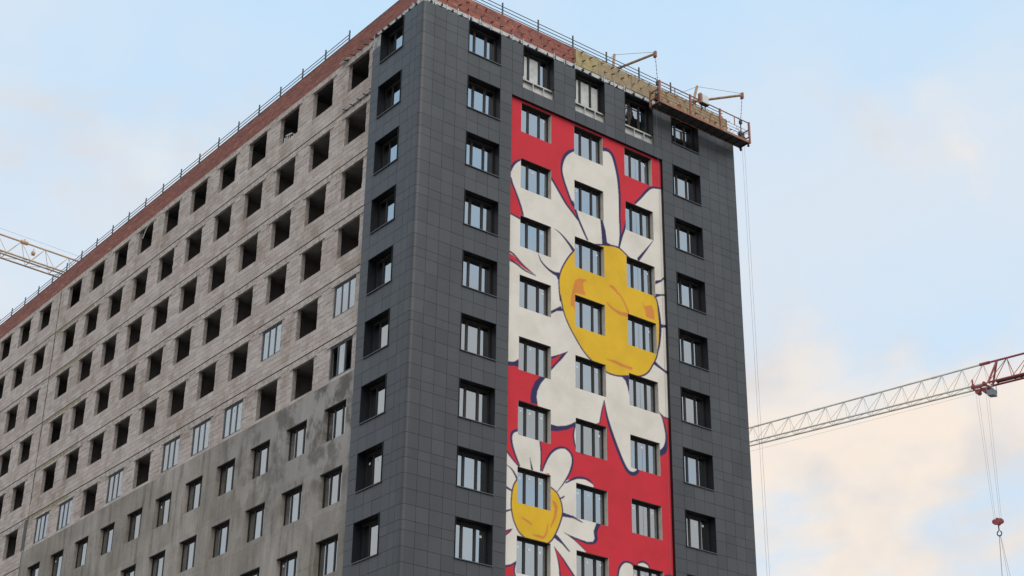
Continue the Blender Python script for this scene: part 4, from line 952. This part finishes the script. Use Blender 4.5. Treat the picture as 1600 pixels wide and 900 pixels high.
# wire ropes: up to the outriggers and hanging down to the ground
TIP1 = Vector((13.78, -0.65, 7.21+Z0)); TIP2 = Vector((20.0, -0.65, 7.25+Z0))
ropes = [(TIP1+Vector((0.02, 0, -0.1)), (13.90, -0.65, pz+1.40), 0.012), (TIP2+Vector((0, 0, -0.1)), (19.78, -0.65, pz+1.40), 0.012)]
for x, y in ((13.80, -0.60), (13.97, -0.42), (19.78, -0.66), (19.95, -0.66)): ropes.append(((x, y, pz-0.05), (x, y, 0.3), 0.0055))
for p, q, r_ in ropes: bar('wire_rope', p, q, r_, 'rope', PLT)
for tip, x in ((TIP1, 13.90), (TIP2, 19.78)):
    for j in range(7):
        f = (j+0.5)/7; p = Vector((tip.x+(x-tip.x)*f, -0.65, tip.z-0.12+(pz+1.42-tip.z)*f))
        mb = MB(); mb.tube((-0.02, 0, -0.018), (0.02, 0, 0.012), 0.02, 6)
        o = mb.build('rope_clip', 'darksteel', PLT); o.location = p-Vector((px0, py0, pz))

# ------------------------------------------------------------------ roof outriggers
def outrigger(label, tip, tail, mastp, mast_top):
    T_ = thing('roof_outrigger', label, 'outrigger', tuple(tail), 'outrigger beams carrying the work platform')
    tail = Vector(tail); tip = Vector(tip)
    d = (tip-tail).normalized()
    mb = MB(); l_ = tip-tail; mb.tube((0, 0, 0), tuple(l_*0.55), 0.085, 10); mb.tube(tuple(l_*0.54), tuple(l_), 0.068, 10)
    mb.build('beam', 'beampaint', T_)
    mb = MB(); e = l_
    mb.box(e.x-0.05, e.x+0.05, e.y-0.09, e.y+0.09, e.z-0.22, e.z+0.13); mb.tube((e.x-0.08, e.y, e.z-0.1), (e.x+0.08, e.y, e.z-0.1), 0.07, 10)
    mb.build('beam_head', 'rust', T_)
    bar('mast', mastp, mast_top, 0.05, 'beampaint', T_, True)
    bar('stay_wire', Vector(mast_top)-Vector((0, 0, 0.03)), tip+Vector((0, 0, 0.10)), 0.010, 'rope', T_)
    bar('stay_wire', Vector(mast_top)-Vector((0, 0, 0.03)), tail+Vector((0, 0, 0.10)), 0.010, 'rope', T_)
    for f in (0.06, 0.50):
        p = tail+(tip-tail)*f
        bar('leg', (p.x-0.3, p.y, 5.021+Z0), p, 0.04, 'rust', T_, True); bar('leg', (p.x+0.3, p.y, 5.021+Z0), p, 0.04, 'rust', T_, True)
    mb = MB()
    for j in range(4): mb.box(-0.3, 0.3, -0.25, 0.25, 5.022+Z0-tail.z+0.16*j, 5.022+Z0-tail.z+0.16*j+0.155)
    mb.build('counterweight', 'concrete', T_)
    return T_
outrigger('ochre outrigger beam above the left end of the work platform', TIP1, (12.62, 3.75, 7.21+Z0), (13.10, 1.80, 7.25+Z0), (13.22, 1.80, 8.22+Z0))
outrigger('ochre outrigger beam above the right end of the work platform', TIP2, (16.95, 3.35, 7.25+Z0), (18.45, 1.40, 7.28+Z0), (18.82, 1.46, 8.40+Z0))

# ------------------------------------------------------------------ white boards stacked in a raw opening
T_ = thing('board_stack', 'small stack of pale boards leaning in a raw opening of the top storey', 'boards', (XL+0.16, YK(3)+OW-0.75, ZT2(1)-OH+0.001))
for j in range(5):
    bar('board', (XL+0.2+0.05*j, YK(3)+OW-0.15-0.13*j, ZT2(1)-OH+0.002), (XL+0.22+0.05*j, YK(3)+OW-0.2-0.13*j, ZT2(1)-OH+0.50+0.09*(j % 3)), 0.028, 'boxwhite', T_, True)
bar('board', (XL+0.2, YK(3)+OW-0.9, ZT2(1)-OH+0.45), (XL+0.25, YK(3)+OW-0.2, ZT2(1)-OH+0.62), 0.03, 'boxwhite', T_, True)

# pale strip dangling from a lintel of the top storey
mb = MB(); y0, z0 = YK(8)+0.35, ZT2(1)+0.02; pr = None
for i in range(9):
    f = i/8; p = (XL-0.03-0.05*f, y0+0.75*f**0.7, z0-0.75*f**1.6)
    if pr: mb.tube(pr, p, 0.022, 6)
    pr = p
tag(mb.build('hanging_strip', 'boxwhite'), 'thin pale strip dangling into a raw opening of the top storey', 'strip')

# ------------------------------------------------------------------ tower cranes
def jib(parent, A, Bp, width_v, hA, hB, n, mat, cr=0.075, br=0.030, lean=0.8):
    """three-chord lattice jib from A to Bp: one top chord, two bottom chords width_v apart; parts: chords, each brace on its own"""
    A = Vector(A); Bp = Vector(Bp); wv = Vector(width_v)
    base = Vector(parent.location)
    tA, tB = A+wv/2+Vector((0, 0, hA)), Bp+wv/2+Vector((0, 0, hB))
    mb = MB()
    for p, q in ((A, Bp), (A+wv, Bp+wv), (tA, tB)): mb.tube(tuple(p-base), tuple(q-base), cr, 8)
    J = mb.build('jib_chords', mat, parent)
    for i in range(n):
        f0, f1, fm = i/n, (i+1)/n, (i+lean)/n
        T_ = tA.lerp(tB, fm)
        for off in (Vector((0, 0, 0)), wv):
            a0, a1 = A.lerp(Bp, f0)+off, A.lerp(Bp, f1)+off
            bar('brace', a0, T_, br, mat, J); bar('brace', T_, a1, br, mat, J)
        bar('brace', A.lerp(Bp, f0), A.lerp(Bp, f0)+wv, br, mat, J)
        bar('brace', A.lerp(Bp, f0), A.lerp(Bp, f1)+wv, br*0.8, mat, J)
    return J
def mast(parent, x, y, z1, mat, w=1.6, step=2.4):
    base = Vector(parent.location); mb = MB(); h = w/2
    for sx_ in (-h, h):
        for sy_ in (-h, h): mb.tube((x+sx_-base.x, y+sy_-base.y, -base.z), (x+sx_-base.x, y+sy_-base.y, z1-base.z), 0.09, 6)
    z = 0; c_ = [(-h, -h), (h, -h), (h, h), (-h, h)]; k = 0
    while z+step <= z1:
        for i in range(4):
            a, b_ = c_[i], c_[(i+1) % 4]
            if k % 2: a, b_ = b_, a
            mb.tube((x+a[0]-base.x, y+a[1]-base.y, z-base.z), (x+b_[0]-base.x, y+b_[1]-base.y, z+step-base.z), 0.04, 5)
            mb.tube((x+a[0]-base.x, y+a[1]-base.y, z-base.z), (x+b_[0]-base.x, y+b_[1]-base.y, z-base.z), 0.04, 5)
        z += step; k += 1
    return mb.build('mast', mat, parent)
ZC = 20.33+Z0
# right-hand crane: pale outer jib, red inner jib; the mast stands outside the picture
jd = Vector((90.6-84.0, 31.2-60.5, 0)).normalized()
PA = Vector((84.0, 60.5, ZC)); wv = Vector((-0.97, -0.22, 0))*1.05
def at(y): return PA+jd*((y-60.5)/jd.y)
CR = thing('tower_crane', 'tower crane jib with pale lattice, red inner section and hook, right of the building', 'crane', (at(4).x, at(4).y, 0))
jib(CR, at(82), at(59.2), wv, 1.30, 1.78, 10, 'cranewhite', 0.085, 0.024)
jib(CR, at(59.2), at(34.25), wv, 1.78, 2.2, 12, 'cranewhite', 0.095, 0.027)
jib(CR, at(34.2), at(4), wv, 2.2, 2.3, 13, 'cranered', 0.105, 0.035)
jib(CR, at(4), at(-10), wv, 2.3, 1.2, 5, 'cranered', 0.085, 0.032)
# raking end frame and pin blocks at the colour change
p = at(34.2)
for off in (Vector((0, 0, 0)), wv): bar('end_frame', p+off, at(33.3)+wv/2+Vector((0, 0, 2.2)), 0.10, 'cranered', CR)
mb = MB(); q = at(34.5)+wv/2+Vector((0, 0, 2.2))-Vector(CR.location); mb.tube(tuple(q-jd*0.5), tuple(q+jd*0.5), 0.16, 8); mb.build('splice', 'cranered', CR)
for y in (39.6, 46.0, 52.3, 59.2):
    f = (59.2-y)/(59.2-33.4); q = at(y)+wv/2+Vector((0, 0, 1.78+(2.2-1.78)*f))-Vector(CR.location)
    mb = MB(); mb.tube(tuple(q-jd*0.28), tuple(q+jd*0.28), 0.12, 8); mb.build('splice', 'cranewhite', CR)
mast(CR, at(4).x-0.5, at(4).y, ZC+0.2, 'cranered')
mb = MB(); q = at(4)+wv/2-Vector(CR.location); mb.box(q.x-0.9, q.x+0.9, q.y-1.2, q.y+1.2, q.z-2.3, q.z-0.1); mb.build('operator_cab', 'cranewhite', CR)
mb = MB(); q = at(-9.5)+wv/2-Vector(CR.location); mb.box(q.x-0.8, q.x+0.8, q.y-1.0, q.y+1.0, q.z-2.2, q.z); mb.build('counterweight', 'concrete', CR)
# walkway mesh under the red section, pendant line under the pale one
mb = MB(); q0 = at(33.6)+wv*0.25-Vector(CR.location); q1 = at(4.5)+wv*0.25-Vector(CR.location); q2 = q1+wv*0.5; q3 = q0+wv*0.5
mb.v = [tuple(v+Vector((0, 0, dz))) for dz in (0.02, 0.06) for v in (q0, q1, q2, q3)]; mb.f = [(0,3,2,1),(4,5,6,7),(0,1,5,4),(1,2,6,5),(2,3,7,6),(3,0,4,7)]
mb.build('walkway', 'darksteel', CR)
bar('trolley_rope', at(36)+Vector((0, 0, -0.35)), at(75)+Vector((0, 0, -0.75)), 0.010, 'rope', CR)
# trolley
TR = at(35.1)+wv/2
q = TR-Vector(CR.location)
mb = MB()
for s_ in (-1, 1):
    for e_ in (-0.55, 0.55):
        c_ = q+jd*e_+wv*0.55*s_; mb.tube(tuple(c_-wv*0.1), tuple(c_+wv*0.1), 0.16, 10)
    mb.tube(tuple(q-jd*0.8+wv*0.5*s_+Vector((0, 0, -0.2))), tuple(q+jd*0.8+wv*0.5*s_+Vector((0, 0, -0.2))), 0.10, 6)
for e_ in (-0.7, 0, 0.7): mb.tube(tuple(q+jd*e_-wv*0.5+Vector((0, 0, -0.2))), tuple(q+jd*e_+wv*0.5+Vector((0, 0, -0.2))), 0.09, 6)
for e_ in (-0.35, 0.35): mb.tube(tuple(q+jd*e_-wv*0.3+Vector((0, 0, -0.55))), tuple(q+jd*e_+wv*0.3+Vector((0, 0, -0.55))), 0.22, 12)
mb.tube(tuple(q+jd*-0.7+wv*0.3+Vector((0, 0, 0.1))), tuple(q+jd*-0.7+wv*0.3+Vector((0, 0, 0.75))), 0.09, 6)
mb.build('trolley', 'cranered', CR)
mb = MB(); c_ = q+jd*0.95+Vector((0, 0, -0.95))
e1, e2, e3 = jd*0.33, wv*0.38, Vector((0, 0, 0.32))
mb.v = [tuple(c_+e1*a+e2*b_+e3*c0*(1.0 if a > 0 else 0.7)) for c0 in (-1, 1) for a, b_ in ((-1, -1), (1, -1), (1, 1), (-1, 1))]; mb.f = [(0,3,2,1),(4,5,6,7),(0,1,5,4),(1,2,6,5),(2,3,7,6),(3,0,4,7)]
for a, b_ in ((-1, -1), (1, -1), (1, 1), (-1, 1)): mb.tube(tuple(c_+e1*a+e2*b_), tuple(c_+e1*a+e2*b_+Vector((0, 0, 0.95))), 0.035, 6)
mb.build('service_basket', 'basket', CR)
# hook block and ropes
HZ = ZC-13.55
for e_, o_ in ((-0.5, -0.3), (0.5, -0.3), (-0.5, 0.3), (0.5, 0.3)):
    bar('hoist_rope', TR+jd*e_+wv*o_+Vector((0, 0, -0.5)), Vector((TR.x, TR.y, HZ))+jd*e_*0.55+wv*o_*0.6+Vector((0, 0, 0.4)), 0.009, 'rope', CR)
q = Vector((TR.x, TR.y, HZ))-Vector(CR.location)
mb = MB()
for e_ in (-0.28, 0.28):
    c_ = q+jd*e_+Vector((0, 0, 0.15)); mb.tube(tuple(c_-wv*0.16), tuple(c_+wv*0.16), 0.24, 12)
mb.tube(tuple(q-wv*0.2), tuple(q+wv*0.2), 0.21, 8); mb.tube(tuple(q+Vector((0, 0, 0.3))-wv*0.12), tuple(q+Vector((0, 0, 0.3))+wv*0.12), 0.20, 10)
mb.build('hook_block', 'cranered', CR)
mb = MB(); mb.tube(tuple(q+Vector((0, 0, -0.25))), tuple(q+Vector((0, 0, -0.72))), 0.06, 8)
pr = None
for i in range(11):
    th = R(100)+i*R(32); c_ = q+Vector((0, 0, -0.98))+jd*(0.22*math.cos(th))+Vector((0, 0, 0.24*math.sin(th)))
    if pr is not None: mb.tube(tuple(pr), tuple(c_), 0.055, 6)
    pr = c_
mb.build('hook', 'darksteel', CR)
for e_, o_ in ((-0.9, -0.4), (0.9, 0.3), (1.2, -0.5), (-0.4, 0.5)):
    bar('sling', Vector((TR.x, TR.y, HZ-1.12))+jd*e_*0.06, Vector((TR.x, TR.y, HZ-13))+jd*e_+wv*o_, 0.013, 'rope', CR)

# left-hand crane: ochre jib passing behind the roof
CL = thing('tower_crane', 'ochre lattice crane jib behind the roof on the left', 'crane', (42, 71.8, 0))
LA, LB = Vector((-22, 66.8, ZC)), Vector((42, 71.45, ZC)); wl_ = Vector((-0.06, -1.25, 0))
jib(CL, LA, LB, wl_, 1.72, 1.70, 30, 'craneyellow', 0.075, 0.022, 0.62)
mast(CL, 42, 70.9, ZC+0.2, 'craneyellow')
ld = (LB-LA).normalized(); b0 = Vector(CL.location)
for x, dz, r_ in ((7.3, 0.0, 0.17), (13.6, 0, 0.10), (1.2, 0, 0.13)):
    f = (x+22)/64; q = LA.lerp(LB, f)+wl_/2+Vector((0, 0, 1.71))-b0
    mb = MB(); mb.tube(tuple(q-ld*0.3), tuple(q+ld*0.3), r_, 8); mb.tube(tuple(q), tuple(q+Vector((0, 0, 0.28))), 0.07, 6); mb.build('splice', 'craneyellow', CL)
q = LA.lerp(LB, 30.2/64)+wl_/2+Vector((0, 0, 1.45))-b0
mb = MB(); mb.tube(tuple(q), tuple(q+Vector((0, 0, -0.3))), 0.04, 6); mb.tube(tuple(q+Vector((-0.12, 0, -0.42))), tuple(q+Vector((0.12, 0, -0.42))), 0.20, 10); mb.build('pulley', 'craneyellow', CL)
mb = MB(); a0 = LA+wl_*0.36-b0; a1 = LB+wl_*0.36-b0; ww = wl_*0.2
mb.v = [tuple(v+Vector((0, 0, dz))) for dz in (0.10, 0.13) for v in (a0, a1, a1+ww, a0+ww)]; mb.f = [(0,3,2,1),(4,5,6,7),(0,1,5,4),(1,2,6,5),(2,3,7,6),(3,0,4,7)]
mb.build('walkway', 'cranewhite', CL)
for h0, h1, o_ in ((2.5, 1.9, 0.5), (-0.35, -0.30, 0.5)):
    bar('trolley_rope', LA+wl_*o_+Vector((0, 0, h0)), LB+wl_*o_+Vector((0, 0, h1)), 0.009, 'rope', CL)
